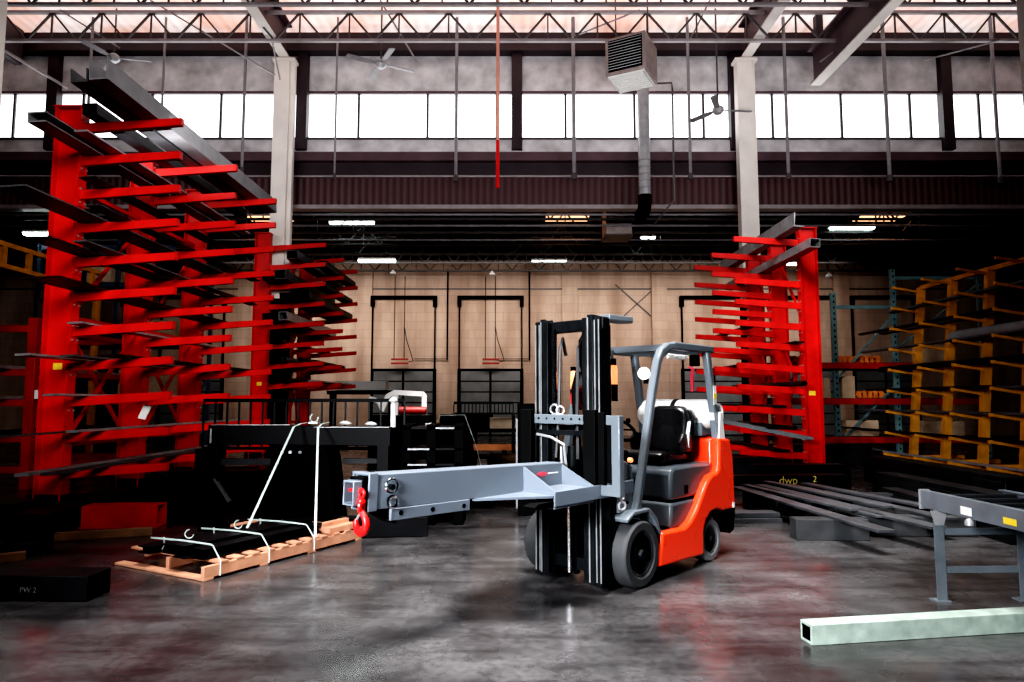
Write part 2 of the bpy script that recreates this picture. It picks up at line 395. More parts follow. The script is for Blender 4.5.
# back wall, pilasters, dock doors
struct('wall_back', MB().box(-SIDE, SIDE, BACK_Y, BACK_Y+.2, 0, 8.1), 'block')
for x in (-12.2, -6.75, 2.65, 6.75, 15.1, 20.5): trim(MB().box(x-.35, x+.35, BACK_Y-.16, BACK_Y+.05, 0, 7.6), 'block', 'tan block pilaster of the back wall')
trim(MB().box(-SIDE, SIDE, BACK_Y-.06, BACK_Y, 6.66, 6.72), 'joist', 'thin dark rail high on the back wall')
for s in (-1, 1):
    trim(MB().beam((5.75-s*1.0, BACK_Y-.05, 5.1), (5.75+s*1.0, BACK_Y-.05, 6.9), .05, .05), 'joist', 'thin diagonal brace on the back wall')
dn = 0
for x in (-4.95, -.98, 9.2, 13.25, 17.0, -19.2, -14.6):
    dn += 1
    d = sempty('door_%d' % dn)
    pan = MB()
    for r in range(6):
        for c in (-1, 1):
            cx = x+c*.7
            pan.box(cx-.65, cx+.65, BACK_Y-.07, BACK_Y-.04, .05+r*.485, .05+r*.485+.43)
    link('door_panel', pan, 'doorglass', d)
    link('door_frame', MB().box(x-1.5, x-1.36, BACK_Y-.1, BACK_Y-.02, 0, 3.0).box(x+1.36, x+1.5, BACK_Y-.1, BACK_Y-.02, 0, 3.0)
         .box(x-1.5, x+1.5, BACK_Y-.1, BACK_Y-.02, 2.93, 3.02).box(x-1.36, x+1.36, BACK_Y-.045, BACK_Y-.02, 0, 2.95), 'matte_black', d)
    tr = MB()
    for s in (-1, 1):
        tr.box(x+s*1.43-.03, x+s*1.43+.03, BACK_Y-.16, BACK_Y-.04, 0, 6.3)
        tr.box(x+s*1.43-.09, x+s*1.43+.09, BACK_Y-.2, BACK_Y-.04, 5.85, 6.35)
    link('door_track', tr, 'matte_black', d)
    link('door_shaft', MB().cyl((x-1.5,BACK_Y-.22,6.28), (x+1.5,BACK_Y-.22,6.28), .075), 'matte_black', d)
for x in (-2.95, .80):
    trim(MB().cyl((x,BACK_Y-.1,3.4), (x,BACK_Y-.1,7.6), .035, 8).box(x-1.5, x, BACK_Y-.12, BACK_Y-.09, 3.45, 3.48), 'matte_black', 'dark conduit on the back wall beside a dock door')
for x, w in ((-5.05, 'left'), (-.95, 'right')):
    t = thing('dock_light', 'red double bar dock light hung on two cords before the %s dock door' % w, 'light', (x, BACK_Y-.5, 3.3), 0, 'red dock lights on cords')
    link('bar', MB().box(-.38,.38,-.05,.05,.08,.16), 'dullred', t)
    link('bar', MB().box(-.38,.38,-.05,.05,-.10,-.02), 'dullred', t)
    for s in (-.25, .2): link('cord', MB().cyl((s,0,.1), (s,0,3.9), .018, 6), 'matte_black', t)
    link('hose', MB().tube([(.2,0,1.6),(.3,0,1.0),(.5,0,.4),(.6,0,.05),(.4,0,0)], .018, 6), 'matte_black', t)

# fluorescent fixtures
FL = [(352,223,23.5,1.6,'first lit tube light from the left, hung over the red left racks'),
      (377,261,27.5,1.55,'lit tube light left of the dock doors, below the joists'),
      (549,262,28.0,1.45,'lit tube light above the right dock door, near the hall centre'),
      (852,228,22.5,1.5,'lit tube light to the right of the right red rack'),
      (648,238,25.0,.55,'short lit tube light beside the hanging duct box'),
      (792,264,26.5,.9,'lit tube light seen behind the top of the right red rack'),
      (38,234,21.5,.9,'lit tube light at the far left beyond the tall red rack')]
P_ = atan2(59, 680)
def at(px, py, Y):
    u = (px-512)/680; v = (341-py)/680; t = Y/(cos(P_)-v*sin(P_))
    return (t*u, Y, CAM_H+t*(sin(P_)+v*cos(P_)))
for px, py, Y, ln, lab in FL:
    p = at(px, py, Y)
    t = thing('tube_light', lab, 'light', p, 0, 'tube lights of the lower bay')
    link('housing', MB().prism([(-.13,.03),(.13,.03),(.07,.12),(-.07,.12)], -ln/2, ln/2, 'x'), 'white', t)
    link('tube', MB().cyl((-ln/2+.03,-.06,0), (ln/2-.03,-.06,0), .045, 10).cyl((-ln/2+.03,.06,0), (ln/2-.03,.06,0), .045, 10), 'tube_on', t)
    for s in (-.4, .4): link('hanger', MB().cyl((s*ln,0,.12), (s*ln,0,max(.3, 7.25-p[2])), .01, 6), 'joist', t)

# sprinkler / drop pipes
PIPES = [(166,.035,'pipe',(40,118),'thin grey drop pipe left of the ceiling fans'), (247,.045,'pipe',(40,172),'grey drop pipe left of the left cream column'),
         (457,.045,'pipe',(40,180),'grey drop pipe just left of the salmon pipe'), (338,.03,'pipe',(40,178),'thin grey drop pipe right of the left cream column'),
         (573,.055,'pipe',(38,178),'grey drop pipe right of the hall centre'), (687,.045,'pipe',(40,178),'grey drop pipe right of the unit heater'),
         (783,.05,'pipe',(40,178),'grey drop pipe right of the right cream column'), (882,.055,'pipe',(40,180),'grey drop pipe before the right windows'),
         (990,.05,'pipe',(40,182),'grey drop pipe at the far right'), (92,.04,'pipe',(60,140),'thin grey drop pipe at the far left')]
for px, r, m, (y0, y1), lab in PIPES:
    a = at(px, y0, 18.9); b = at(px, y1, 18.9)
    t = thing('drop_pipe', lab, 'pipe', (a[0], 18.85, b[2]), 0, 'drop pipes hanging from the roof joists')
    link('pipe', MB().cyl((0,0,0), (0,0,12.66-b[2]), r, 8), m, t)
    link('fitting', MB().cyl((0,0,-.06), (0,0,.12), r*1.5, 8), 'joist', t)

a = at(498, 0, 17.6); b = at(498, 188, 17.6)
t = thing('lift_pipe', 'salmon painted vertical pipe with red lower end hanging at the hall centre', 'pipe', (a[0], 17.6, b[2]))
link('pipe', MB().cyl((0,0,1.3), (0,0,12.66-b[2]), .045, 8), 'redpipe', t)
link('lower_end', MB().cyl((0,0,0), (0,0,1.3), .05, 8), 'red', t)
p = at(672, 100, 18.7)
t = thing('bent_conduit', 'dark bent conduit beside the heater flue', 'pipe', (p[0], 18.7, 0))
link('conduit', MB().tube([(-.45,0,10.6),(0,0,10.62),(.02,0,10.4),(0,0,7.2),(-.5,.4,6.6)], .03, 6), 'joist', t)

# loose braces under the roof
for (x0,y0,x1,y1,Y) in [(150,0,275,75,18.2),(380,0,417,62,18.3),(60,10,120,48,18.2),(270,30,280,80,18.8),(710,0,690,40,18.4),(905,0,820,62,18.0),(880,10,835,60,18.0),(1000,40,925,60,18.2),(640,10,560,42,18.2)]:
    trim(MB().beam(at(x0,y0,Y-.7), at(x1,y1,Y), .035, .035), 'chord', 'thin loose brace under the roof joists')

# ceiling fans
def fan(px, py, Y, lab, a0, n=3, tilt=.22):
    p = at(px, py, Y)
    t = thing('ceiling_fan', lab, 'fan', p, a0, 'ceiling fans before the windows')
    link('rod', MB().cyl((0,0,.05), (0,0,12.66-p[2]), .025, 8), 'joist', t)
    link('motor', MB().lathe([(.0,-.12),(.1,-.11),(.16,-.04),(.16,.05),(.07,.12),(0,.13)], (0,0,0), 'z', 16), 'galv', t)
    for k in range(n):
        a = 2*pi*k/n
        link('blade', MB().prism([(.14,-.03),(.35,-.08),(.95,-.09),(.98,0),(.95,.09),(.35,.08),(.14,.03)], -.01, .01, 'z'), 'pipe', t, rot=(tilt,0,a))
fan(381, 64, 18.2, 'ceiling fan with dull metal blades right of the left cream column', .5, 4, .2)
fan(114, 58, 18.4, 'pale ceiling fan above the channels of the tall left rack', .2)
fan(718, 110, 18.4, 'small ceiling fan left of the right cream column', 2.2)

# unit heater with flue duct
p = at(631, 62, 17.6)
t = thing('unit_heater', 'boxy louvred unit heater hanging from the roof', 'heater', p, R(-28))
link('casing', MB().box(-.55,.55,-.5,.6,-.5,.52), 'heater', t, bevel=.02)
lv = MB()
for k in range(11): lv.beam((-.44,-.53,-.36+k*.075), (.44,-.53,-.36+k*.075), .05, .012, (0,-.5,1))
link('louvre', lv, 'galv', t)
link('louvre_recess', MB().box(-.46,.46,-.515,-.49,-.42,.44), 'matte_black', t)
gr = MB()
for k in range(9): gr.box(-.48, .48, -.44+k*.115, -.40+k*.115, -.56, -.50)
link('bottom_grille', gr.box(-.5,-.46,-.46,.56,-.56,-.5).box(.46,.5,-.46,.56,-.56,-.5), 'white', t)
for s in (-.45, .45): link('hanger', MB().cyl((s,.1,.5), (s,.1,12.66-p[2]), .02, 6), 'joist', t)
q = at(643, 85, 18.9); q2 = at(642, 197, 18.9)
t = thing('flue_duct', 'round galvanised duct dropping from the unit heater to a black elbow', 'duct', (q[0], 18.9, q2[2]))
link('duct', MB().cyl((0,0,0), (0,0,q[2]-q2[2]+.1), .17, 18), 'galv', t)
bands = MB()
for k in range(6): bands.torus((0,0,.05+k*.2), .172, .012, (0,0,1), 20, 6)
link('band', bands, 'steel_light', t)
link('elbow', MB().tube([(0,0,.05),(0,0,-.12),(0,.08,-.27),(0,.3,-.36),(0,.7,-.36)], .19, 14), 'matte_black', t)
p = at(617, 222, 22.0)
t = thing('duct_box', 'square grey duct box hanging under the lower bay ceiling', 'duct', (p[0], 22.0, p[2]))
link('box', MB().box(-.42,.42,-.4,.6,-.5,.45), 'heater', t, bevel=.01)
link('flange', MB().box(-.46,.46,-.44,.64,-.54,-.5), 'joist', t)
for px, py, Y in ((393,272,29),(492,273,29),(829,275,26)):
    p = at(px, py, Y); w = {393:'above the left dock door',492:'above the right dock door',829:'right of the right red rack'}[px]
    t = thing('pendant_lamp', 'small unlit white pendant lamp '+w, 'lamp', p, 0, 'small pendant lamps under the joists')
    link('shade', MB().lathe([(.14,-.08),(.12,-.02),(.05,.06),(.02,.1)], (0,0,0), 'z', 14), 'white', t)
    link('cord', MB().cyl((0,0,.1), (0,0,7.25-p[2]), .012, 6), 'joist', t)
# ------------------------------------------------------------------ cantilever racks
def i_section(w, d, t):      # web facing the camera; flanges at +-w/2
    return [(-w/2,-d/2),(-w/2+t,-d/2),(-w/2+t,-t/2),(w/2-t,-t/2),(w/2-t,-d/2),(w/2,-d/2),(w/2,d/2),(w/2-t,d/2),(w/2-t,t/2),(-w/2+t,t/2),(-w/2+t,d/2),(-w/2,d/2)]
def arm_mesh(L, side):       # local: root at origin, reaching toward +-x, top face on z=0
    m = MB(); e = L*tan(SLOPE); s = side
    P = [(0,-.145),(0,0),(s*L,e),(s*L,e-.118)]
    if s < 0: P = P[::-1]
    m.prism(P, -.045, .045, 'y')
    m.box(min(0,s*.015), max(0,s*.015), -.09, .09, -.26, .05)
    return m.mesh('arm')
def rack(name, label, x, ys, side, armlen, z0, dz, n, ztop, colw, sticker, skip=(), cat='rack'):
    t = thing(name, label, cat, (x, ys[0], 0))
    am = arm_mesh(armlen, side)
    cm = MB().sec(i_section(colw, .22, .022), (0,0,0), (0,0,ztop), (0,1,0)).box(-colw/2-.02, colw/2+.02, -.13, .13, ztop, ztop+.02).mesh('column')
    bolt = MB()
    for k in range(n):
        for dy in (-.06, .06):
            for dz_ in (-.2, .02): bolt.cyl((side*colw/2,dy,z0-k*dz+dz_), (side*(colw/2+.035),dy,z0-k*dz+dz_), .016, 6)
    bm_ = bolt.mesh('bolts')
    for i, y in enumerate(ys):
        c = link('column', cm, 'red', t, (0, y-ys[0], 0))
        link('bolts', bm_, 'edge', c)
        link('base', MB().box(-colw/2-.1 if side > 0 else -armlen, armlen if side > 0 else colw/2+.1, -.1, .1, 0, .16), 'black', t, (0, y-ys[0], 0))
        for k in range(n):
            if (i, k) in skip: continue
            link('arm', am, 'red', t, (side*colw/2, y-ys[0], z0-k*dz))
        if i in sticker:
            link('warning_sticker', MB().box(-.07,.07,-.016,-.0125,sticker[i]-.05,sticker[i]+.05), 'label_yellow', c, (0,0,0))
    for a, b in zip(ys, ys[1:]):
        a -= ys[0]; b -= ys[0]
        for zz in (.9, 2.9, 5.0 if ztop > 5 else 4.4):
            link('brace', MB().beam((0,a+.1,zz), (0,b-.1,zz), .07, .07), 'red', t)
        link('diagonal_brace', MB().beam((.06,a+.1,.9), (.06,b-.1,2.9), .05, .05).beam((-.06,a+.1,2.9), (-.06,b-.1,.9), .05, .05)
             .beam((.06,a+.1,2.9), (.06,b-.1,4.9), .05, .05), 'red', t)
    return t

def bar(name, label, kind, x, z, y0, y1, w, h, m, roll=0., group=None):
    g = MB(); t = min(.02, w*.1, h*.25) if kind != 'flat' else 0
    L = y1-y0
    if kind == 'flat': g.box(-w/2, w/2, 0, L, 0, h)
    elif kind == 'tube': g.hollow((0,0,h/2), (0,L,h/2), w, h, t)
    elif kind == 'pipe': 
        n = 18; r = h/2; vs = []
        for yy, rr in ((0,r*.8),(0,r),(L,r),(L,r*.8)): vs += [(rr*cos(2*pi*i/n), yy, r+rr*sin(2*pi*i/n)) for i in range(n)]
        g.add(vs, [(k*n+i,k*n+(i+1)%n,((k+1)%4)*n+(i+1)%n,((k+1)%4)*n+i) for k in range(4) for i in range(n)])
    elif kind == 'channel_up': g.sec([(-w/2,0),(w/2,0),(w/2,h),(w/2-t,h),(w/2-t,t),(-w/2+t,t),(-w/2+t,h),(-w/2,h)], (0,0,0), (0,L,0))
    elif kind == 'channel_side': g.sec([(-w/2,0),(w/2,0),(w/2,t),(-w/2+t,t),(-w/2+t,h-t),(w/2,h-t),(w/2,h),(-w/2,h)], (0,0,0), (0,L,0))
    elif kind == 'angle': g.sec([(-w/2,0),(w/2,0),(w/2,t),(-w/2+t,t),(-w/2+t,h),(-w/2,h)], (0,0,0), (0,L,0))
    o = link(name, g, m, None, (x, y0, z), (0, roll, 0))
    return tag(o, label, 'steel bar' if kind in ('flat','angle') else ('pipe' if kind == 'pipe' else ('steel tube' if kind == 'tube' else 'steel channel')), group)

NAMES = {'flat':'flat_bar','tube':'square_tube','pipe':'steel_pipe','channel_up':'steel_channel','channel_side':'steel_channel','angle':'angle_iron'}
KIND = {'flat':'flat bar','tube':'square tube','pipe':'round pipe','channel_up':'channel','channel_side':'channel','angle':'angle iron'}
def load(side, xroot, z0, dz, items, where, group):
    byk = {}
    for it in items: byk.setdefault(it[0], []).append(it)
    for k, lst in byk.items():
        lst = sorted(lst, key=lambda i: abs(i[2]-xroot))
        pos = {1:['alone there'],2:['inner one','outer one'],3:['innermost','middle one','outermost']}[len(lst)]
        for it, ps in zip(lst, pos):
            k, kind, x, w, h, y0, y1, m, col = it
            d = abs(x-xroot)-w/2
            z = z0-k*dz+(abs(x-xroot))*tan(SLOPE)+.004
            bar(NAMES[kind], '%s %s, %s arm level from top of %s, %s' % (col, KIND[kind], ORD[k], where, ps), kind, x, z, y0, y1, w, h, m, -side*SLOPE, group)

LX = -7.05; LZ0, LDZ = 6.0, .545
rack('cantilever_rack', 'tall near red cantilever rack of three uprights on the left', LX, (10.56,12.72,14.9), 1, 1.56, LZ0, LDZ, 11, 6.25, .42, {0:2.12})
load(1, LX+.21, LZ0, LDZ, [
    (0,'channel_up',-5.78,.26,.30,9.15,16.0,'steel_mid','large grey'),(0,'channel_up',-6.08,.24,.20,9.2,16.0,'steel','dark'),(0,'tube',-6.55,.22,.17,10.2,16.2,'steel_dark','black'),
    (1,'channel_side',-6.64,.26,.15,9.2,16.0,'steel_mid','grey'),(1,'flat',-6.28,.2,.03,9.6,15.8,'steel_light','pale'),
    (2,'flat',-6.4,.26,.02,10.0,15.8,'steel_dark','dark'),
    (3,'flat',-6.58,.42,.025,8.7,15.6,'steel','wide grey'),(3,'flat',-6.1,.2,.02,9.7,16.0,'steel_dark','dark'),
    (4,'flat',-6.6,.34,.03,9.3,15.6,'steel_dark','dark'),(4,'flat',-6.2,.2,.025,9.6,16.2,'steel','grey'),
    (5,'flat',-6.55,.5,.02,9.35,15.8,'steel_dark','wide dark'),
    (6,'flat',-6.6,.22,.03,10.2,16.0,'steel_light','pale'),
    (7,'flat',-6.64,.2,.03,9.2,15.6,'steel_light','pale'),(7,'flat',-6.36,.2,.03,9.7,15.8,'steel','grey'),(7,'flat',-5.9,.3,.02,9.9,15.6,'steel_dark','dark'),
    (8,'flat',-6.6,.16,.03,9.7,15.6,'steel_light','pale'),
    (9,'flat',-6.66,.18,.03,8.2,15.9,'steel','grey'),(9,'flat',-6.3,.16,.04,9.8,16.0,'steel_light','pale'),
    (10,'flat',-6.62,.2,.05,9.3,15.9,'steel_light','pale'),(10,'flat',-6.2,.2,.04,9.2,15.9,'steel','grey')],
    'near left red rack', 'steel bars lying on the near left red rack')
tag(link('paper_tag', MB().prism([(-.06,0),(.06,0),(.08,.22),(0,.24),(-.04,.22)], -.004, .004, 'y'), 'label_white', None, (-5.85, 10.8, 1.3), (R(-10),R(12),0)),
    'small white paper tag standing on the lowest but one arms of the tall left rack', 'tag')

RX2 = -7.05
rack('cantilever_rack', 'far red cantilever rack on the left, beyond the tall near one', RX2, (19.0,21.1,23.0), 1, 1.56, 5.95, .56, 8, 6.3, .42, {0:2.05})
load(1, RX2+.21, 5.95, .56, [
    (1,'tube',-6.0,.30,.24,18.3,23.4,'steel','grey'),(1,'tube',-5.55,.28,.18,19.6,23.3,'steel_dark','dark'),
    (2,'tube',-6.64,.26,.26,18.2,23.4,'steel_dark','black'),(2,'tube',-6.28,.30,.26,18.2,23.4,'steel','grey'),(2,'tube',-5.65,.3,.14,20,23.3,'steel_dark','flat dark'),
    (3,'tube',-6.1,.42,.2,18.3,23.4,'steel_dark','wide dark'),(3,'tube',-5.65,.26,.2,18.4,23.4,'steel_dark','dark'),
    (4,'tube',-6.62,.28,.22,18.3,23.4,'steel_dark','dark'),(4,'tube',-6.2,.24,.24,18.3,23.4,'steel_light','pale'),
    (5,'flat',-6.4,.3,.05,18.5,23.4,'steel_dark','dark'),(6,'pipe',-6.5,.1,.14,18.4,23.4,'steel_dark','dark'),(6,'pipe',-6.2,.1,.14,18.5,23.4,'steel','grey'),(6,'pipe',-5.8,.1,.12,18.6,23.4,'steel_dark','dark'),
    (7,'pipe',-6.5,.1,.13,18.4,23.4,'steel_dark','dark'),(7,'pipe',-6.1,.1,.13,18.4,23.4,'steel_dark','dark'),(7,'flat',-5.6,.2,.04,19,23.4,'steel_light','pale')],
    'far left red rack', 'steel lying on the far left red rack')
tag(link('white_sheet', MB().box(-.9,.9,-.3,.3,0,.32), 'white', None, (-5.4,24.6,1.95), (0,0,0), .01), 'white wrapped bundle on the far left behind the red rack tips', 'bundle')
tag(link('steel_trestle', MB().box(-1.2,1.2,-.3,-.2,1.8,1.94).box(-1.2,1.2,.2,.3,1.8,1.94).box(-1.1,-1.0,-.3,.3,0,1.8).box(1.0,1.1,-.3,.3,0,1.8), 'black', None, (-5.4,24.6,0)), 'black trestle holding the white wrapped bundle', 'trestle')

RX = 6.6; RZ0, RDZ = 5.17, .472
rack('cantilever_rack', 'red cantilever rack of three uprights on the right, behind the forklift', RX, (15.0,16.7,18.3), -1, 1.44, RZ0, RDZ, 11, 5.42, .38, {0:1.75}, {(0,1)})
load(-1, RX-.19, RZ0, RDZ, [
    (0,'angle',5.98,.22,.3,13.9,18.9,'steel_light','tall pale'),
    (1,'tube',6.20,.22,.19,13.7,19.2,'steel_light','pale'),
    (4,'flat',5.7,.16,.05,15.5,18.9,'steel_dark','dark'),(5,'flat',6.2,.2,.04,14.6,18.9,'steel_dark','dark'),
    (6,'flat',5.4,.2,.03,15.2,18.6,'steel_dark','dark'),(7,'pipe',6.1,.12,.12,14.2,18.8,'steel_dark','dark'),
    (8,'flat',5.8,.3,.06,14.8,18.8,'steel_dark','dark'),(9,'flat',5.6,.2,.05,14.7,18.7,'steel_dark','dark'),(9,'pipe',6.2,.1,.1,15,18.8,'steel_dark','dark'),
    (10,'flat',5.8,.4,.05,14.8,18.8,'steel_dark','wide dark')],
    'right red rack', 'steel bars lying on the right red rack')
#tag(link('steel_tube', MB().hollow((0,0,0),(0,5.6,0),.16,.14,.012), 'steel', None, (6.83+.11,13.9,5.42+.21-.09)), 'small grey tube lying over the column tops of the right red rack', 'steel tube')
o = MB()
for k in range(4): o.beam((k*.05-.08,0,.02*(k%2)), (-2.1+k*.05,1.2,.02*(k%2)+.45), .045, .045)
tag(link('bar_bundle', o, 'steel', None, (6.25,14.35,.78)), 'slanted bundle of thin grey bars poking from the lowest arms of the right red rack', 'steel bars')

# ------------------------------------------------------------------ yellow A-frame bar racks
def aframe(label, x, ys, side, lean, ztop, n, z0, dz, arm):
    t = thing('bar_rack', label, 'rack', (x, ys[0], 0))
    def ux(z): return side*lean*z/ztop
    L = arm
    am = MB().beam((0,0,0), (-side*L,0,L*.16), .055, .055).box(-side*L-.025,-side*L+.025,-.03,.03,L*.16-.03,L*.16+.035).mesh('arm')
    up = MB().beam((0,0,0), (side*lean,0,ztop), .16, .12, (0,1,0)).mesh('upright')
    bk = MB().beam((side*(2*lean+.9),0,0), (side*(lean+.25),0,ztop), .12, .10, (0,1,0)).mesh('rear_upright')
    for i, y in enumerate(ys):
        dy = y-ys[0]
        u = link('upright', up, 'yellow', t, (0,dy,0))
        link('foot_plate', MB().box(-.2,.2,-.12,.12,0,.03), 'white', u)
        link('tie_bar', MB().beam((side*.2,0,.25), (side*(lean+.8),0,.25), .08, .08), 'yellow', t, (0,dy,0))
        for k in range(n):
            z = z0-k*dz
            link('arm', am, 'yellow', t, (ux(z)-side*.05, dy, z))
    link('top_rail', MB().beam((side*lean,0,ztop), (side*lean,ys[-1]-ys[0],ztop), .08, .10), 'yellow', t)
    return t, ux
YZ0, YDZ, YN = 4.22, .50, 9
YYS = (16.4,15.2,14.0,12.85,11.7)
yr, ux = aframe('yellow bar rack with sloping uprights and many short arms on the right', 9.55, YYS, 1, .42, 4.32, YN, YZ0, YDZ, .62)
items = [(1,.22,11.0,17.2,'flat','steel',.12,.05),(2,.22,10.8,17.6,'flat','steel',.16,.05),(2,.46,10.6,18.2,'flat','steel_dark',.1,.04),(3,.26,12.3,14.6,'pipe','steel_mid',.26,.28),
         (3,.48,10.4,18.0,'flat','steel',.1,.04),(4,.3,10.5,17.4,'pipe','steel_dark',.14,.14),(5,.3,11.0,16.8,'flat','steel',.18,.05),(5,.5,13,17.6,'flat','steel_dark',.1,.04),(6,.3,10.2,18.4,'flat','steel',.2,.05),
         (7,.22,10.2,18.6,'flat','steel',.18,.06),(7,.48,10.2,18.8,'flat','steel_dark',.1,.04),(8,.3,10.0,17.9,'flat','steel_light',.16,.05)]
cnt = {}
for k, d, y0, y1, kind, m, w, h in items:
    z = YZ0-k*YDZ; x = 9.55+ux(z)-.05-d
    cnt[k] = cnt.get(k, 0)+1
    multi = sum(1 for i in items if i[0] == k) > 1
    ps = (['inner one','outer one'][cnt[k]-1] if multi else 'alone there')
    col = {'steel_mid':'thick grey','steel':'grey','steel_dark':'dark','steel_light':'pale'}[m]
    bar(NAMES[kind], '%s %s, %s arm level from top of yellow bar rack, %s' % (col, KIND[kind], ORD[k], ps), kind, x, z+.035+d*.16+.004, y0, y1, w, h, m, R(9), 'bars on the yellow A-frame rack')
#tag(link('steel_roll', MB().lathe([(.05,0),(.2,0),(.2,1.2),(.05,1.2)], (0,0,0), 'y', 20), 'steel', None, (9.95-.55,10.6,3.0)), 'round grey roll end at the right edge by the yellow rack', 'roll')
# ------------------------------------------------------------------ forklift
TH = R(-132.7); FO = (.779, 6.266, 0)
fk = thing('forklift', 'red and grey forklift with black mast, its jib boom pointing left', 'forklift', FO, TH)
def mir(f):
    for s in (-1, 1): f(s)
# red body
arch = [(-1.34+.285*cos(a), .21+.285*sin(a)) for a in [R(d) for d in (62, 85, 110, 135, 158)]]
arch = [(-1.10,.10),(-1.085,.30)]+[(-1.32+.27*cos(R(d)), .23+.27*sin(R(d))) for d in (40,60,80,100,120,140)]
panel = [(-.27,.13),(-.33,.42),(-.74,.405),(-.86,.45),(-.98,.54),(-1.10,.67),(-1.20,.78),(-1.30,.845),(-1.42,.865),(-1.47,.90),(-1.49,1.21),(-1.74,1.19),(-1.80,1.0),(-1.82,.47),(-1.62,.47)][::1]
panel += [(-1.54,.47),(-1.40,.51),(-1.26,.49),(-1.16,.42),(-1.105,.32),(-1.10,.10)]
def f(s):
    link('side_panel', MB().prism(panel, s*.37, s*.465, 'y'), 'orange_red', fk, bevel=.022)
    link('mudflap', MB().prism([(-1.60,.475),(-1.83,.475),(-1.83,.42),(-1.79,.24),(-1.70,.22),(-1.62,.36)], s*.30, s*.455, 'y'), 'matte_black', fk, bevel=.01)
mir(f)
link('counterweight', MB().prism([(-1.50,.46),(-1.50,1.20),(-1.62,1.22),(-1.80,1.12),(-1.88,.9),(-1.88,.48)], -.372, .372, 'y'), 'orange_red', fk, bevel=.03)
link('chassis', MB().box(-1.5,.16,-.33,.33,.12,.36), 'matte_black', fk)
for s in (-1, 1): link('tail_lamp', MB().cyl((-1.88,s*.3,.8), (-1.905,s*.3,.8), .04, 14), 'dullred', fk)
link('side_reflector', MB().box(-1.79,-1.75,.465,.472,.48,.53), 'label_white', fk)
# hood, step, floor
link('hood', MB().prism([(-.64,.655),(-.64,.92),(-.70,.965),(-1.46,.965),(-1.46,.655)], -.395, .385, 'y'), 'hoodgrey', fk, bevel=.03)
link('hood_lower', MB().prism([(-.60,.40),(-.62,.635),(-1.46,.635),(-1.46,.40)], -.395, .395, 'y'), 'hoodgrey', fk, bevel=.025)
link('hood_latch', MB().box(-.655,-.638,-.02,.06,.74,.84).box(-.95,-.88,.385,.39,.70,.78), 'matte_black', fk, bevel=.004)
link('floor_plate', MB().box(-.61,.10,-.40,.42,.375,.40), 'matte_black', fk)
def f(s):
    link('front_fender', MB().prism([(.22,.60),(.10,.655),(-.14,.655),(-.26,.56),(-.33,.42),(-.31,.40),(-.23,.53),(-.12,.625),(.10,.625),(.21,.57)], s*.30, s*.455, 'y'), 'truckgrey', fk, bevel=.006)
mir(f)
link('cowl', MB().prism([(.16,.40),(.16,.95),(.06,1.14),(-.06,1.16),(-.10,.95),(-.02,.40)], -.30, .30, 'y'), 'matte_black', fk, bevel=.02)
link('cowl_side', MB().prism([(.20,.64),(.20,1.02),(.10,1.08),(-.02,1.02),(-.02,.64)], .33, .36, 'y'), 'truckgrey', fk, bevel=.008)
for z in (.72, .86): link('bolt', MB().cyl((.08,.36,z), (.08,.372,z), .014, 8), 'matte_black', fk)
link('dash_lamp', MB().cyl((.05,.365,1.08), (.05,.40,1.08), .02, 10), 'amber_on', fk)
# steering
st = link('steering_column', MB().cyl((-.05,0,1.0), (-.34,0,1.30), .035, 12), 'matte_black', fk)
link('steering_wheel', MB().torus((-.36,0,1.32), .16, .016, (-.66,0,.75), 28, 8).beam((-.36,-.15,1.32), (-.36,.15,1.32), .03, .015).cyl((-.33,0,1.29), (-.37,0,1.33), .035, 10), 'matte_black', fk)
link('steering_knob', MB().lathe([(0,0),(.022,.006),(.022,.04),(0,.05)], (-.30,.14,1.385), 'z', 10), 'matte_black', fk)
for i, y in enumerate((-.26,-.20,-.14)): link('hydraulic_lever', MB().cyl((-.10,y,1.1), (-.24,y,1.36), .009, 6).lathe([(0,0),(.02,.008),(.02,.035),(0,.045)], (-.245,y,1.35), 'z', 8), 'matte_black', fk)
# seat
sp = MB(); n = 14
cush = [(-.70,.99),(-.68,1.05),(-.72,1.10),(-.86,1.10),(-1.10,1.075),(-1.22,1.08),(-1.22,.99)]
link('seat_cushion', MB().prism(cush, -.255, .255, 'y'), 'seat', fk, bevel=.03)
def slab(prof, x0, x1, tilt):
    m = MB(); k = len(prof)
    vs = []
    for xx in (x0, x1):
        vs += [(xx-(z-1.05)*tilt, y, z) for y, z in prof]
    return m.add(vs, [tuple(range(k)), tuple(range(k,2*k))[::-1]]+[(i,k+i,k+(i+1)%k,(i+1)%k) for i in range(k)])
bp = [(-.24,1.06),(-.26,1.25),(-.25,1.42),(-.21,1.50),(-.12,1.54),(.12,1.54),(.21,1.50),(.25,1.42),(.26,1.25),(.24,1.06)]
link('seat_backrest', slab(bp, -1.13, -1.23, .22), 'seat', fk, bevel=.035)
link('seat_shell', slab([(y*1.1,1.04+(z-1.06)*1.03) for y, z in bp], -1.235, -1.262, .22), 'seat', fk, bevel=.01)
def f(s): link('hip_restraint', MB().prism([(-1.02,1.08),(-.98,1.18),(-1.06,1.27),(-1.22,1.25),(-1.22,1.08)], s*.26, s*.30, 'y'), 'seat', fk, bevel=.012)
mir(f)
link('seat_belt', MB().tube([(-1.16,.28,1.1),(-1.13,.30,1.25),(-1.19,.29,1.38)], .012, 6, w=.02), 'white', fk)
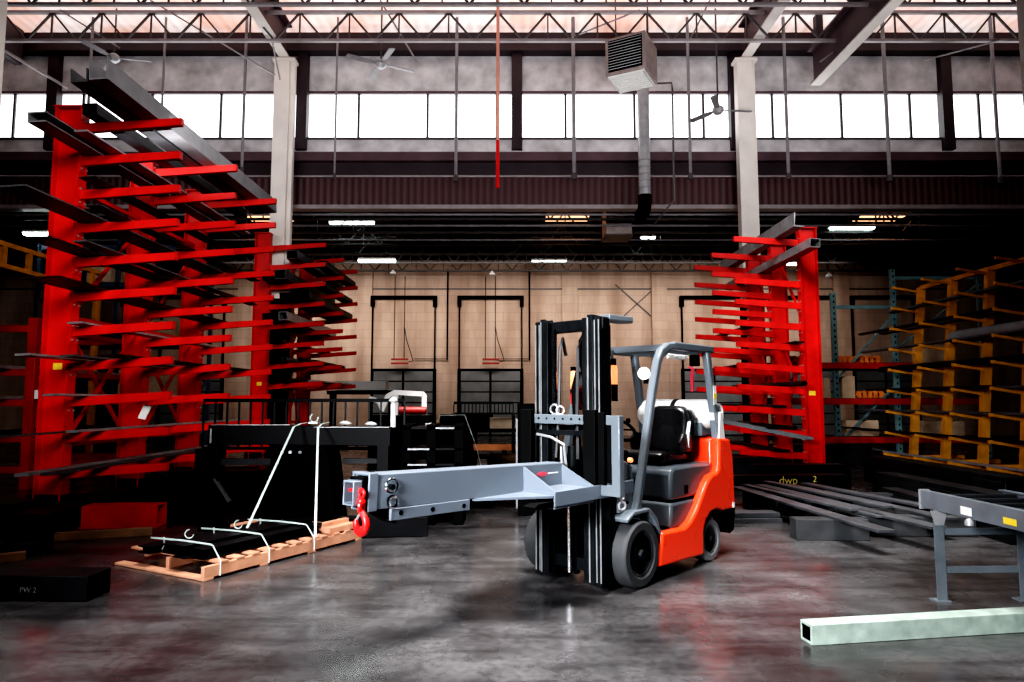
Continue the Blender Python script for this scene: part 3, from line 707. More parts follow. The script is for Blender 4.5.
# LP tank
tx, tz = -1.60, 1.45
link('gas_tank', MB().lathe([(0,-.53),(.07,-.528),(.12,-.505),(.15,-.46),(.158,-.41),(.158,.25),(.15,.30),(.12,.345),(.07,.368),(0,.37)], (tx,.0,tz), 'y', 30), 'white', fk)
link('tank_collar', MB().lathe([(.10,.345),(.115,.345),(.115,.41),(.10,.41),(.10,.345)], (tx,0,tz), 'y', 24), 'white', fk)
link('tank_strap', MB().lathe([(.159,-.085),(.164,-.085),(.164,-.035),(.159,-.035)], (tx,0,tz), 'y', 30), 'black', fk)
link('tank_bracket', MB().prism([(tx-.17,tz-.22),(tx-.17,tz-.08),(tx-.11,tz-.125),(tx,tz-.165),(tx+.11,tz-.125),(tx+.17,tz-.08),(tx+.17,tz-.22)], -.30, .30, 'y'), 'truckgrey', fk, bevel=.006)
link('tank_valve', MB().cyl((tx,.37,tz), (tx,.42,tz), .03, 10).cyl((tx,.40,tz), (tx+.09,.40,tz), .014, 8), 'brass' if 'brass' in M else 'galv', fk)
# overhead guard
gp = [(.0,.62),(-.05,.75),(-.18,1.2),(-.33,1.72),(-.42,1.98),(-.49,2.08),(-.60,2.135),(-.75,2.15)]
gr_ = [(-1.60,.95),(-1.585,1.2),(-1.53,1.5),(-1.45,1.9),(-1.40,2.13)]
def rect_path(path, w, d):      # rectangular tube along a side-plane path (x,z); w along y, d in plane
    m = MB(); P = [Vector((x,0,z)) for x, z in path]; vs = []
    for k in range(len(P)):
        t = (P[min(k+1,len(P)-1)]-P[max(k-1,0)]).normalized(); nn = Vector((t.z,0,-t.x))
        for a, b in ((-w/2,-d/2),(w/2,-d/2),(w/2,d/2),(-w/2,d/2)): vs.append(P[k]+Vector((0,a,0))+nn*b)
    fs = [(k*4+i,k*4+(i+1)%4,k*4+4+(i+1)%4,k*4+4+i) for k in range(len(P)-1) for i in range(4)]
    return m.add(vs, fs+[(3,2,1,0),tuple(range(4*len(P)-4,4*len(P)))])
gd = link('overhead_guard', MB().box(-1.50,-1.42,-.51,.41,2.12,2.185), 'truckgrey', fk, (0,0,-.03), bevel=.01)
for s in (-1.26, 1):
    link('front_post', rect_path(gp, .07, .075), 'truckgrey', gd, (0,s*.385,0), bevel=.016)
    link('rear_post', rect_path(gr_, .07, .085), 'truckgrey', gd, (0,s*.385,0), bevel=.014)
    link('roof_rail', MB().box(-1.52,-.70,s*.385-.035,s*.385+.035,2.115,2.19), 'truckgrey', gd, bevel=.014)
link('roof_crossbar', MB().box(-.72,-.64,-.47,.37,2.105,2.165), 'truckgrey', gd)
for k in range(5): link('roof_bar', MB().box(-1.44,-.66,-.27+k*.135-.014,-.27+k*.135+.014,2.10,2.15), 'truckgrey', gd)
link('post_cover', MB().prism([(-1.50,1.0),(-1.63,1.0),(-1.70,1.05),(-1.61,1.50),(-1.56,1.50)], .425, .445, 'y'), 'white', gd, bevel=.006)
link('post_sticker', MB().box(-1.53,-1.47,.4205,.424,1.58,1.78), 'label_white', gd, rot=(0,0,0))
link('post_sticker', MB().box(-1.53,-1.47,.424,.427,1.64,1.70), 'label_yellow', gd)
coil = [(-.75-.018*k*.35, .31+.02*sin(k*1.2), 2.055+.022*cos(k*1.2)) for k in range(60)]
link('coiled_cord', MB().tube(coil, .007, 5), 'white', gd)
link('grab_ribbon', MB().tube([(-1.36,.22,1.98),(-1.33,.25,1.96),(-1.28,.30,1.955),(-1.32,.26,1.90),(-1.36,.24,1.80),(-1.38,.23,1.72)], .012, 5, w=.022), 'pink', gd)
link('rear_speaker', MB().box(-1.40,-1.34,.22,.32,1.98,2.1), 'matte_black', gd, bevel=.01)
hl = link('headlight', MB().lathe([(.055,.02),(.072,.0),(.07,-.05),(.03,-.09),(0,-.1)], (0,0,0), 'x', 22), 'matte_black', gd, (-.33,.30,1.875), (0,0,R(30)))
hl.scale = (.85,.85,.85)
link('lens', MB().lathe([(0,.032),(.04,.028),(.066,.012)], (0,0,0), 'x', 22), 'lamp_on', hl)
link('lamp_bracket', MB().box(-.12,-.04,-.01,.05,-.11,-.05), 'matte_black', hl)
hl = link('beacon', MB().cyl((0,0,-.22), (0,0,-.07), .055, 18), 'matte_black', gd, (.03,.185,1.84))
link('beacon_cap', MB().cyl((0,0,.10), (0,0,.16), .045, 18), 'matte_black', hl)
link('amber_lens', MB().lathe([(.05,-.07),(.053,-.04),(.053,.06),(.048,.10)], (0,0,0), 'z', 20), 'amber_on', hl)
link('clip', MB().cyl((0,0,.16), (0,0,.24), .02, 10).box(-.02,.06,-.015,.015,.20,.23), 'galv', hl)
hl = link('beacon', MB().cyl((0,0,-.16), (0,0,-.07), .045, 16), 'matte_black', gd, (.03,-.23,1.80))
link('beacon_cap', MB().cyl((0,0,.10), (0,0,.14), .04, 16), 'matte_black', hl)
link('amber_lens', MB().lathe([(.04,-.07),(.043,-.04),(.043,.06),(.04,.10)], (0,0,0), 'z', 18), 'amber_on', hl)
# wheels
def wheel(x, y, s, r, w, front):
    t = link('wheel', MB().lathe([(r*.58,-w/2),(r*.93,-w/2),(r*.985,-w/2+.015),(r,-w/2+.035),(r,w/2-.035),(r*.985,w/2-.015),(r*.93,w/2),(r*.72,w/2),(r*.66,w/2-.015),(r*.58,w/2-.02)], (0,0,0), 'y', 44), 'rubber' if front else 'rubber_light', fk, (x,y,r))
    k = 1 if s > 0 else -1
    link('rim', MB().lathe([(r*.62,k*(w/2-.02)),(r*.65,k*(w/2-.012)),(r*.60,k*(w/2-.035)),(r*.52,k*(w/2-.075)),(r*.34,k*(w/2-.075)),(r*.32,k*(w/2-.03)),(r*.16,k*(w/2-.025)),(r*.14,k*(w/2+.01)),(0,k*(w/2+.012))], (0,0,0), 'y', 36), 'mast_black', t)
    for i in range(8 if front else 5):
        a = 2*pi*i/(8 if front else 5)
        link('wheel_nut', MB().cyl((r*.43*cos(a),k*(w/2-.08),r*.43*sin(a)), (r*.43*cos(a),k*(w/2-.04),r*.43*sin(a)), r*.055, 6), 'steel', t)
    return t
for s in (-1, 1):
    wheel(0, .335 if s > 0 else -.53, s, .283, .26, True)
    wheel(-1.32, s*.36, s, .21, .15, False)
# mast
ms = link('mast', MB().box(.30,.38,-.30,.30,.16,.26), 'mast_black', fk)
link('crossmember', MB().box(.30,.36,-.30,.30,.60,.70), 'mast_black', ms)
def chan(d, w, t):   # C section: d along x, w along y
    return [(-d/2,-w/2),(d/2,-w/2),(d/2,w/2),(d/2-t,w/2),(d/2-t,-w/2+t),(-d/2+t,-w/2+t),(-d/2+t,w/2),(-d/2,w/2)]
def pole(poly, x, y, z0, z1, name, m='mast_black', fl=1):
    mb = MB(); n = len(poly)
    vs = [(x+px, y+fl*py, z0) for px, py in poly]+[(x+px, y+fl*py, z1) for px, py in poly]
    mb.add(vs, [tuple(range(n)), tuple(range(n,2*n))]+[(i,(i+1)%n,n+(i+1)%n,n+i) for i in range(n)])
    return link(name, mb, m, ms, bevel=.003)
for s in (-1, 1):
    pole(chan(.14,.06,.016), .36, s*(.312 if s > 0 else .345), .06, 2.31, 'outer_rail', fl=-s)
    pole(chan(.12,.055,.014), .40, s*.260, .08, 2.325, 'inner_rail', fl=-s)
    pole(chan(.09,.045,.012), .43, s*.212, .10, 2.30, 'inner_rail', fl=-s)
    oy = .312 if s > 0 else .345
    for q in (s*oy-.028, s*oy+.016): link('wear_strip', MB().box(.4305,.4335,q,q+.012,.1,2.28), 'edge', ms)
    link('wear_strip', MB().box(.4605,.4635,s*.260-.025,s*.260-.013,.1,2.3), 'edge', ms)
    link('lift_cylinder', MB().cyl((.24,s*.30,.15), (.24,s*.30,1.45), .038, 14), 'mast_black', ms)
    link('lift_rod', MB().cyl((.24,s*.30,1.45), (.24,s*.30,2.25), .022, 12), 'chrome', ms)
    ch = MB()
    for k in range(40): ch.box(.40,.425,s*.17-.018,s*.17+.018,1.0+k*.031,1.0+k*.031+.024)
    link('lift_chain', ch, 'mast_black', ms)
    link('hose', MB().tube([(.30,s*.12,2.0),(.36,s*.11,2.15),(.41,s*.10,2.05),(.43,s*.10,1.5),(.45,s*.12,1.1)], .016, 7), 'glove', ms)
link('crossmember', MB().box(.30,.40,-.36,.36,2.20,2.30), 'mast_black', ms, bevel=.006)
link('crossmember', MB().box(.26,.33,-.36,.36,1.30,1.38), 'mast_black', ms, bevel=.006)
link('top_bracket', MB().prism([(.30,.36),(.30,.20),(-.05,.20),(-.10,.26),(-.10,.34),(.0,.40)], 2.29, 2.335, 'z'), 'truckgrey', ms, bevel=.006)
link('centre_cylinder', MB().cyl((.36,.0,.12), (.36,.0,1.2), .05, 16), 'mast_black', ms)
link('centre_rod', MB().cyl((.46,.03,.15), (.46,.03,.90), .022, 12), 'chrome', ms)
link('mast_boot', MB().tube([(.05,-.05,1.7),(.12,-.05,1.95),(.22,.02,2.12),(.30,.12,2.16)], .05, 10), 'matte_black', ms)
link('hose_reel', MB().lathe([(.08,-.04),(.11,-.04),(.11,.04),(.08,.04),(.08,-.04)], (.16,-.06,1.62), 'y', 26), 'dullred', ms)
link('hose_bundle', MB().tube([(.20,-.06,1.85),(.26,-.06,1.7),(.24,-.05,1.3),(.30,-.06,.9)], .03, 8).tube([(.28,-.02,1.8),(.32,.0,1.5),(.30,.02,1.1)], .025, 8), 'matte_black', ms)
link('tilt_cylinder', MB().cyl((.20,.22,.55), (-.10,.22,.50), .04, 14), 'mast_black', ms)
# carriage with forks
ca = link('carriage', MB().box(.49,.54,-.44,.60,1.395,1.475), 'truckgrey', ms, bevel=.006)
link('carriage_lower_bar', MB().box(.49,.54,-.44,.60,.83,.92), 'truckgrey', ca, bevel=.006)
for s, a in ((1,.565),(-1,-.40)): link('carriage_side', MB().box(.48,.545,a-.04,a+.04,.83,1.475), 'truckgrey', ca, bevel=.006)
link('carriage_plate', MB().box(.50,.53,.36,.56,.93,1.39), 'matte_black', ca)
link('fork_stop', MB().box(.535,.57,.41,.475,.92,1.50), 'matte_black', ca, bevel=.004)
link('carriage_hook_bar', MB().box(.47,.52,-.45,.34,1.30,1.34), 'mast_black', ca)
nt_ = MB()
for k in range(9): nt_.cyl((.54,-.42+k*.09,1.44), (.546,-.42+k*.09,1.44), .010, 8)
link('carriage_notches', nt_, 'matte_black', ca)
link('chain_anchor', MB().torus((.50,-.10,1.52), .04, .008, (1,0,0), 18, 6).torus((.50,-.03,1.51), .035, .008, (1,.3,0), 18, 6).cyl((.5,-.065,1.42), (.5,-.065,1.50), .012, 8), 'galv', ca)
for s in (-1, 1):
    fkk = MB().prism([(.545,.80),(.545,1.52),(.60,1.52),(.60,.86),(1.30,.845),(1.35,.82),(1.30,.80)], s*.345-.06, s*.345+.06, 'y')
    link('fork', fkk, 'matte_black', ca, bevel=.005)
link('side_hose', MB().tube([(.52,-.28,1.30),(.54,-.10,1.28),(.54,.04,1.22),(.53,.06,1.0)], .012, 6).tube([(.53,.0,1.2),(.54,.02,1.0),(.53,.0,.95)], .01, 6), 'galv', ca)

# ------------------------------------------------------------------ jib boom carried on the forks
jb = thing('jib_boom', 'grey fork mounted jib boom held by the forklift, reaching to the left', 'boom', FO, TH)
BX0, BX1 = .60, 2.55
def bz(x): return 1.072+(x-.6)*.033
link('boom_beam', MB().hollow((BX0,0,bz(BX0)-.105), (BX1,0,bz(BX1)-.115), .17, .22, .014), 'boomgrey', jb, bevel=.006)
link('end_collar', MB().hollow((2.50,0,bz(2.5)-.115), (2.57,0,bz(2.57)-.115), .19, .24, .016), 'boomgrey', jb, bevel=.006)
link('inner_boom', MB().hollow((2.2,0,bz(2.3)-.12), (2.66,0,bz(2.66)-.12), .115, .155, .012), 'boomgrey', jb, bevel=.006)
link('end_packer', MB().hollow((2.5,0,bz(2.5)-.115), (2.60,0,bz(2.6)-.115), .14, .185, .01), 'matte_black', jb)
rp_ = link('lower_bar', MB().beam((1.70,.075,bz(1.70)-.255), (2.40,.075,bz(2.40)-.265), .05, .075), 'boomgrey', jb, bevel=.004)
for x in (1.76, 2.05, 2.32): link('bolt_hole', MB().cyl((x,.098,bz(x)-.258), (x,.103,bz(x)-.258), .016, 12), 'matte_black', rp_)
link('end_foot', MB().prism([(2.34,.80),(2.34,.915),(2.52,.915),(2.45,.86)], -.06, .08, 'y'), 'matte_black', jb, bevel=.004)
for s in (-1, 1):
    link('fork_pocket', MB().hollow((.62,s*.32,.835), (1.12,s*.32,.835), .17, .105, .012), 'boomgrey', jb, bevel=.004)
    link('pocket_side', MB().box(.06,1.13,.406,.42,.805,.915) if s > 0 else MB().box(.61,1.13,-.42,-.406,.785,.895), 'boomgrey', jb, bevel=.003)
    for x in (.62, 1.10):
        P = [(s*.085,.90),(s*.085,bz(x)-.01),(s*.12,bz(x)-.03),(s*.40,.915),(s*.40,.90)]
        link('gusset', MB().prism(P, x-.008, x+.008, 'x'), 'boomgrey', jb)
    link('tie_plate', MB().prism([(1.12,s*.08),(1.66,s*.08),(1.16,s*.41),(1.12,s*.41)], .872, .888, 'z'), 'boomgrey', jb)
link('base_plate', MB().box(.60,1.12,-.405,.405,.888,.902), 'boomgrey', jb)
link('logo_sticker', MB().prism([(.885+.065*cos(2*pi*i/20), 1.005+.018*sin(2*pi*i/20)) for i in range(20)], .0855, .0875, 'y'), 'pink', jb)
link('logo_text_strip', MB().prism([(.81,1.009),(.81,.999),(.68,.999),(.68,1.009)], .0855, .0875, 'y'), 'label_white', jb)
sh = link('pin_ring', MB().torus((2.40,.105,1.05), .045, .007, (0,1,0), 22, 6).torus((2.40,.112,.95), .035, .012, (0,1,.2), 22, 6), 'chrome', jb)
link('pin', MB().cyl((2.40,-.11,1.045), (2.40,.12,1.045), .018, 10), 'mast_black', sh)
link('pocket_shackle', MB().torus((.27,.44,.80), .03, .008, (0,1,0), 18, 6).torus((.27,.44,.72), .03, .009, (.6,1,0), 18, 6), 'galv', jb)

# ------------------------------------------------------------------ swivel hook
fx, fy = cos(TH), sin(TH)
hx, hy = FO[0]+fx*2.61, FO[1]+fy*2.61
hk = thing('lifting_hook', 'red swivel lifting hook hanging from the tip of the grey boom', 'hook', (hx, hy, 0), TH+R(0))
hz = bz(2.62)-.115
link('top_shackle', MB().torus((0,.075,hz-.005), .026, .011, (1,0,0), 20, 8).cyl((0,-.075,hz+.01), (0,.09,hz+.01), .012, 10), 'hook_red', hk)
link('swivel', MB().tube([(0,.075,hz-.03),(0,.075,hz-.045),(0,.075,hz-.062)], [.014,.026,.026], 12).torus((0,.075,hz-.080), .027, .014, (.6,-1,0), 20, 8).cyl((0,.075,hz-.10), (0,.075,hz-.118), .022, 12), 'hook_red', hk)
hp = [(0,.075,hz-.11),(0,.092,hz-.128)]; rr = [.018,.019]
cz = hz-.185
for d, r in ((60,.018),(30,.020),(0,.023),(-30,.026),(-60,.029),(-90,.030),(-120,.027),(-150,.023),(180,.018),(160,.011)):
    hp.append((0, .075+.055*cos(R(d)), cz+.055*sin(R(d)))); rr.append(r)
link('hook', MB().tube(hp, rr, 12), 'hook_red', hk)
link('latch', MB().tube([(0,.068,hz-.125),(0,.045,hz-.145),(0,.026,hz-.170)], .008, 6), 'galv', hk)
# ------------------------------------------------------------------ pallet with black steel at the left
px0, py0 = -2.72, 6.16
ang = atan2(1.74, .94)
pl = thing('pallet', 'long new pine pallet on the floor under strapped black steel, left of the boom', 'pallet', (px0, py0, 0), ang)
# local x along the long side, y to the left (away from the forklift)
PL, PW = 2.08, 1.30
for i, y in enumerate((.02, PW/2, PW-.02)):
    link('stringer', MB().box((0,.10,.30)[i], PL, y-.022, y+.022, .025, .125), 'wood', pl, bevel=.003)
for k in range(11):
    x = .16+k*(PL-.255)/10
    link('deck_board', MB().box(x, x+.095, -.005, PW+.005, .1255, .146), 'wood', pl, bevel=.002)
for x in (0, .62, 1.25, PL-.1): link('bottom_board', MB().box(x, x+.1, -.005, PW+.005, .003, .0245), 'wood', pl, bevel=.002)
def on_pallet(name, me, m, label, cat, group=None, x=0, y=0, z=0):
    v = Matrix.Rotation(ang, 3, 'Z') @ Vector((x,y,0))
    return tag(link(name, me, m, None, (px0+v.x, py0+v.y, z), (0,0,ang), .004), label, cat, group)
for i, (y, h, w, x0, x1) in enumerate(((.22,.10,.17,.10,1.62),(.43,.12,.17,.05,1.72),(.66,.09,.20,.12,1.66),(.90,.07,.17,.02,1.60))):
    lab = ['black steel beam on the pallet nearest the forklift','tallest black steel beam, second on the pallet from the forklift','wide black steel beam, third on the pallet from the forklift','lowest black steel beam on the far side of the pallet'][i]
    on_pallet('steel_beam', MB().sec([(-w/2,0),(w/2,0),(w/2,.015),(.012,.015),(.012,h-.015),(w/2,h-.015),(w/2,h),(-w/2,h),(-w/2,h-.015),(-.012,h-.015),(-.012,.015),(-w/2,.015)], (0,0,0), (x1-x0,0,0)), 'black', lab, 'steel beam', 'black steel on the pallet', x0, y, .148)
for i, x in enumerate((.16,.72,1.32)):
    s = [(x,-.012,.02),(x,-.012,.15),(x,.10,.275),(x,.13,.282),(x,.52,.281),(x,1.0,.262)]
    o = on_pallet('strap', MB().tube([(0,b,c) for a,b,c in s], .004, 4, w=.012), 'strap', 'white steel strap over the pallet load, %s' % ['at the near end','in the middle','at the far end'][i], 'strap', 'straps over the pallet load', x, 0, 0)
    link('strap_tail', MB().tube([(0,.80,.285),(.02,.82,.22),(.01,.84,.16)], .004, 4, w=.014), 'strap', o)
    if i < 2: link('strap_loop', MB().torus((.05,.50,.335), .04, .006, (.8,.5,0), 16, 5, 2.6, 7.2), 'strap', o)
on_pallet('wood_block', MB().box(0,.30,-.05,.05,0,.08), 'wood', 'short pine block among the black steel on the pallet', 'wood block', None, 1.15, 1.03, .148)
on_pallet('wood_plank', MB().box(0,.42,-.09,.09,0,.06).box(0,.42,.02,.09,.06,.10), 'wood', 'pine plank end on the far right corner of the pallet', 'plank', None, 1.58, .10, .148)

# ------------------------------------------------------------------ black fabricated frames behind the pallet
gx, gy = -2.75, 8.75
t = thing('welded_gantry', 'large black welded frame with long top beam behind the pallet', 'steel frame', (gx, gy, 0))
link('top_beam', MB().hollow((-1.08,0,1.17), (1.22,0,1.14), .24, .24, .02), 'black', t, bevel=.006)
link('edge_highlight', MB().box(-1.05,-.05,-.125,-.118,1.284,1.292).box(.25,1.2,-.125,-.118,1.255,1.263), 'edge', t)  # edge highlights painted on as thin pale strips
link('pedestal', MB().prism([(-.30,0),(-.22,.9),(-.16,1.05),(.42,1.03),(.5,.9),(.62,0)], -.28, .28, 'y'), 'matte_black', t, bevel=.01)
link('end_leg', MB().box(-1.08,-.94,-.12,.12,0,1.05), 'black', t, bevel=.005)
link('end_leg', MB().box(1.05,1.2,-.12,.12,0,1.03), 'black', t, bevel=.005)
link('end_leg_edge', MB().box(-1.05,-1.03,-.128,-.12,1.06,1.24), 'edge', t)  # pale strip painting a highlight on the beam end
link('diagonal_strut', MB().beam((-.98,-.1,.62), (-.78,-.1,.33), .06, .03), 'steel', t)
for q in ((-.94,-.28,.78,.86),(.60,1.05,.80,.86),(.6,1.05,.52,.56)): link('lower_rail', MB().box(q[0],q[1],-.06,.06,q[2],q[3]), 'steel_dark', t)
link('base_rail', MB().box(-1.08,1.2,-.3,-.2,0,.1), 'black', t)
link('bolt', MB().cyl((.02,-.285,.96), (.02,-.30,.96), .02, 8).cyl((.14,-.285,.96), (.14,-.30,.96), .02, 8).cyl((-.08,-.285,.96), (-.08,-.30,.96), .02, 8), 'edge', t)
def polystrap(pts, label):
    return tag(link('lifting_strap', MB().tube(pts, .005, 5, w=.014), 'strap'), label, 'strap')
s1 = (gx+.08, gy-.30, 1.29)
polystrap([(gx+.10,gy+.20,1.31),(gx+.10,gy-.15,1.305),(gx+.06,gy-.31,1.27),at(247,528,7.3)], 'white strap slanting down left from the black frame to the pallet')
polystrap([(gx+.36,gy+.2,1.31),(gx+.36,gy-.15,1.30),(gx+.36,gy-.31,1.26),at(315,537,7.22)], 'white strap hanging straight down right from the black frame to the pallet')
link_ = tag(link('steel_clamp', MB().torus((0,0,.06), .05, .012, (0,1,0), 14, 6, .5, 5.2).box(-.06,.06,-.05,.05,-.01,.01), 'edge', None, (gx+.22,gy,1.31)), 'small pale clamp on top of the black frame', 'clamp')
for i, dx in enumerate((.62, .95)):
    tag(link('white_rag', MB().lathe([(0,0),(.07,.005),(.08,.02),(.04,.045),(0,.05)], (0,0,0), 'z', 12), 'label_white', None, (gx+dx,gy,1.285-.01*i), (0,.1,.4)), 'crumpled white rag on the black frame, %s' % ['left one','right one'][i], 'rag')
# railing panels behind
def railing(x, y, w, h, n, z, lab):
    t = thing('railing_panel', lab, 'railing', (x,y,0), 0, 'black railing panels')
    link('top_rail', MB().box(-w/2,w/2,-.02,.02,h-.03,h+.02), 'black', t)
    link('bottom_rail', MB().box(-w/2,w/2,-.02,.02,z,z+.04), 'black', t)
    bm_ = MB().box(-.012,.012,-.012,.012,z+.04,h-.03).mesh('baluster')
    for i in range(n+1): link('baluster', bm_, 'steel_dark', t, (-w/2+w*i/n,0,0))
    for s in (-1,1): link('leg', MB().box(s*w/2-.03,s*w/2+.03,-.15,.15,0,z+.02), 'black', t)
railing(-2.95, 9.7, 2.85, 1.60, 17, .9, 'black railing panel with upright bars behind the large welded frame')
railing(-.55, 13.2, 1.15, 1.55, 16, 1.32, 'small black railing panel before the right dock door')
# shelf like frames between frame and mast
t = thing('shelf_stand', 'black open steel stand with slim shelves right of the large welded frame', 'stand', (-1.05,9.2,0))
for x in (-.32,.0,.36): link('post', MB().box(x-.06,x+.06,-.3,.3,0,1.28), 'matte_black', t, bevel=.004)
for z in (.55,.75,.95,1.22): link('shelf', MB().box(-.36,.40,-.3,.3,z,z+.03), 'black', t)
link('shelf_edge', MB().box(-.3,-.02,-.31,-.302,.955,.975).box(-.3,-.05,-.31,-.302,.755,.775).box(.06,.3,-.31,-.302,1.225,1.245), 'edge', t)
t = thing('plate_stand', 'black plate frame with a white strap bent over its top, left of the mast', 'steel frame', (-.85,10.6,0))
link('plate', MB().prism([(-.38,0),(-.25,1.33),(.15,1.35),(.42,0)], -.18, .18, 'y'), 'matte_black', t, bevel=.01)
link('foot', MB().box(-.5,.55,-.3,.3,0,.12), 'black', t)
polystrap([(-1.16,10.42,1.2),(-1.10,10.41,1.365),(-.72,10.41,1.375),(-.56,10.4,.95),(-.42,10.38,.45)], 'white strap bent over the black plate frame left of the mast')
t = thing('work_bench', 'dark bench with clutter far behind, before the right dock door', 'bench', (-.5,14.2,0))
link('top', MB().box(-1.5,.75,-.4,.4,.95,1.02), 'matte_black', t)
for x in (-1.4,-.3,.65):
    link('leg', MB().box(x-.06,x+.06,-.35,.35,0,.95), 'matte_black', t)
link('shelf', MB().box(-1.4,.65,-.36,.36,.42,.46), 'matte_black', t)
link('back_panel', MB().box(-1.0,.1,.1,.16,1.02,1.30), 'matte_black', t)
for x, w, h, m, lab in ((-1.2,.14,.1,'label_white','small white box on the left of the dark bench'),(-.9,.3,.07,'label_white','flat white box on the dark bench'),(-.6,.2,.09,'card','tan carton on the dark bench'),(.35,.6,.22,'card','pale carton at the right end of the dark bench')):
    tag(link('carton', MB().box(-w/2,w/2,-.12,.12,0,h), m, None, (-.5+x,14.0,1.024), (0,0,.1), .004), lab, 'box')
tag(link('orange_beam', MB().box(-.75,.75,-.06,.06,0,.12), 'orange', None, (-.65,13.75,.60)), 'orange beam lying on trestles before the dark bench', 'beam')
for s in (-.5, .5): tag(link('trestle', MB().box(-.05,.05,-.2,.2,.5,.595).beam((0,-.2,0),(0,-.02,.5),.05,.05).beam((0,.2,0),(0,.02,.5),.05,.05), 'matte_black', None, (-.65+s,13.75,0)), 'black trestle under the %s end of the orange beam' % ('left' if s < 0 else 'right'), 'trestle')
t = thing('wooden_crate', 'brown slatted wooden crate on the floor left of the mast', 'crate', (-.1,12.2,0))
for k in range(5): [link('slat', MB().box(-.32,.32,y,y+.03,.03+k*.125,.14+k*.125), 'brownwood', t) for y in (-.26,.23)]
for s in (-1,1): link('end_panel', MB().box(s*.32-.015,s*.32+.015,-.23,.23,0,.65), 'brownwood', t)
link('floor_board', MB().box(-.30,.30,-.23,.23,.02,.05), 'brownwood', t)
t = thing('steel_plate_stack', 'tall dark upright plates with a pale left edge directly left of the mast', 'steel plates', (.30,9.8,0))
link('plate', MB().box(-.22,.02,-.2,.2,0,1.55), 'matte_black', t, bevel=.004)
link('plate', MB().box(.03,.2,-.2,.2,0,1.36), 'matte_black', t, bevel=.004)
link('pale_edge', MB().box(-.245,-.222,-.21,-.19,.1,1.34), 'steel_light', t)
# white machine with bent arm
t = thing('machine_frame', 'white bent machine frame behind the black frames, before the left dock door', 'machine', (-2.6,16.0,0))
link('arm', MB().tube([(-.45,0,1.35),(-.30,0,1.70),(-.15,0,1.78),(.52,0,1.74),(.55,0,1.70),(.55,0,1.25)], .08, 4), 'white', t)
link('leg', MB().box(-.17,-.07,-.05,.05,1.2,1.72), 'white', t)
link('body', MB().box(-.7,.7,-.3,.3,.0,1.25), 'matte_black', t, bevel=.01)
link('red_cylinder', MB().cyl((.0,-.2,1.36), (.62,-.2,1.36), .09, 14), 'dullred', t)
link('curved_spout', MB().tube([(-.75,0,1.64),(-.62,0,1.60),(-.52,0,1.52),(-.45,0,1.36)], .06, 8), 'white', t)
tag(link('pink_wrapped_post', MB().cyl((0,0,0),(0,0,.30),.035,12).lathe([(.02,.30),(.06,.34),(.03,.38),(0,.39)],(0,0,0),'z',12), 'label_white', None, (-1.52,8.75,1.255)), 'pale wrapped post end standing at the right end of the black frame', 'post')
bpy.data.objects['pink_wrapped_post'].name = 'wrapped_post'
# black box beam below the boom tip
tag(link('box_beam', MB().hollow((0,0,0),(1.05,.12,0),.24,.22,.02), 'black', None, (-2.05,8.15,.115), (0,0,0), .005), 'black box beam on the floor behind the red hook', 'steel beam')
# ------------------------------------------------------------------ left foreground
o = tag(link('box_beam', MB().box(0,1.6,0,.30,0,.20), 'black', None, (-4.98,5.62,0), (0,0,R(-2)), .006), 'long black beam on the floor at the lower left corner, chalk written', 'steel beam')
writing('chalk_mark', 'PW 2', .06, 'whitechalk', o, (1.05,-.006,.07), (R(90),0,0))
o = tag(link('box_beam', MB().hollow((0,0,.14),(1.15,.1,.14),.30,.28,.014), 'red', None, (-5.62,8.75,.0), (0,0,0), .004), 'dull red box beam on the floor by the near left rack', 'steel beam')
tag(link('box_beam', MB().hollow((0,0,.15),(.1,2.4,.15),.42,.27,.02), 'black', None, (-5.5,7.85,.02), (0,0,R(8)), .005), 'black box beam left of the dull red one, its open end facing us', 'steel beam')
for i, (x, y, w, d, h, rz) in enumerate(((-6.6,8.6,1.1,.5,.34,.05),(-4.75,10.0,1.1,.3,.28,-.05),(-5.2,7.3,.5,.2,.1,.4),(-5.3,11.65,1.5,.4,.12,0),(-4.5,10.9,1.5,.4,.5,.03),(-6.3,7.4,.9,.4,.18,.1))):
    lab = ['dark steel block at the left edge beside the open black box beam','long dark beam on the floor behind the dull red beam','small dark offcut in front of the dull red beam','dark block under the near left rack arms','tall dark beam between left rack and welded frame','low dark slab at the left edge of the floor'][i]
    tag(link('steel_block', MB().box(-w/2,w/2,-d/2,d/2,0,h).box(-w/2+.05,w/2-.05,-d/2-.01,d/2+.01,h*.3,h*.7), 'matte_black' if i % 2 else 'black', None, (x,y,0), (0,0,rz), .006), lab, 'steel block')
tag(link('timber_offcut', MB().box(-.3,.3,-.05,.05,0,.08), 'brownwood', None, (-5.15,6.85,0), (0,0,.6), .004), 'brown timber offcut on the dark floor at the left', 'timber')
tag(link('timber_offcut', MB().box(-.5,.5,-.05,.05,0,.09), 'brownwood', None, (-4.75,8.1,0), (0,0,.35), .004), 'brown timber offcut in front of the dull red beam', 'timber')
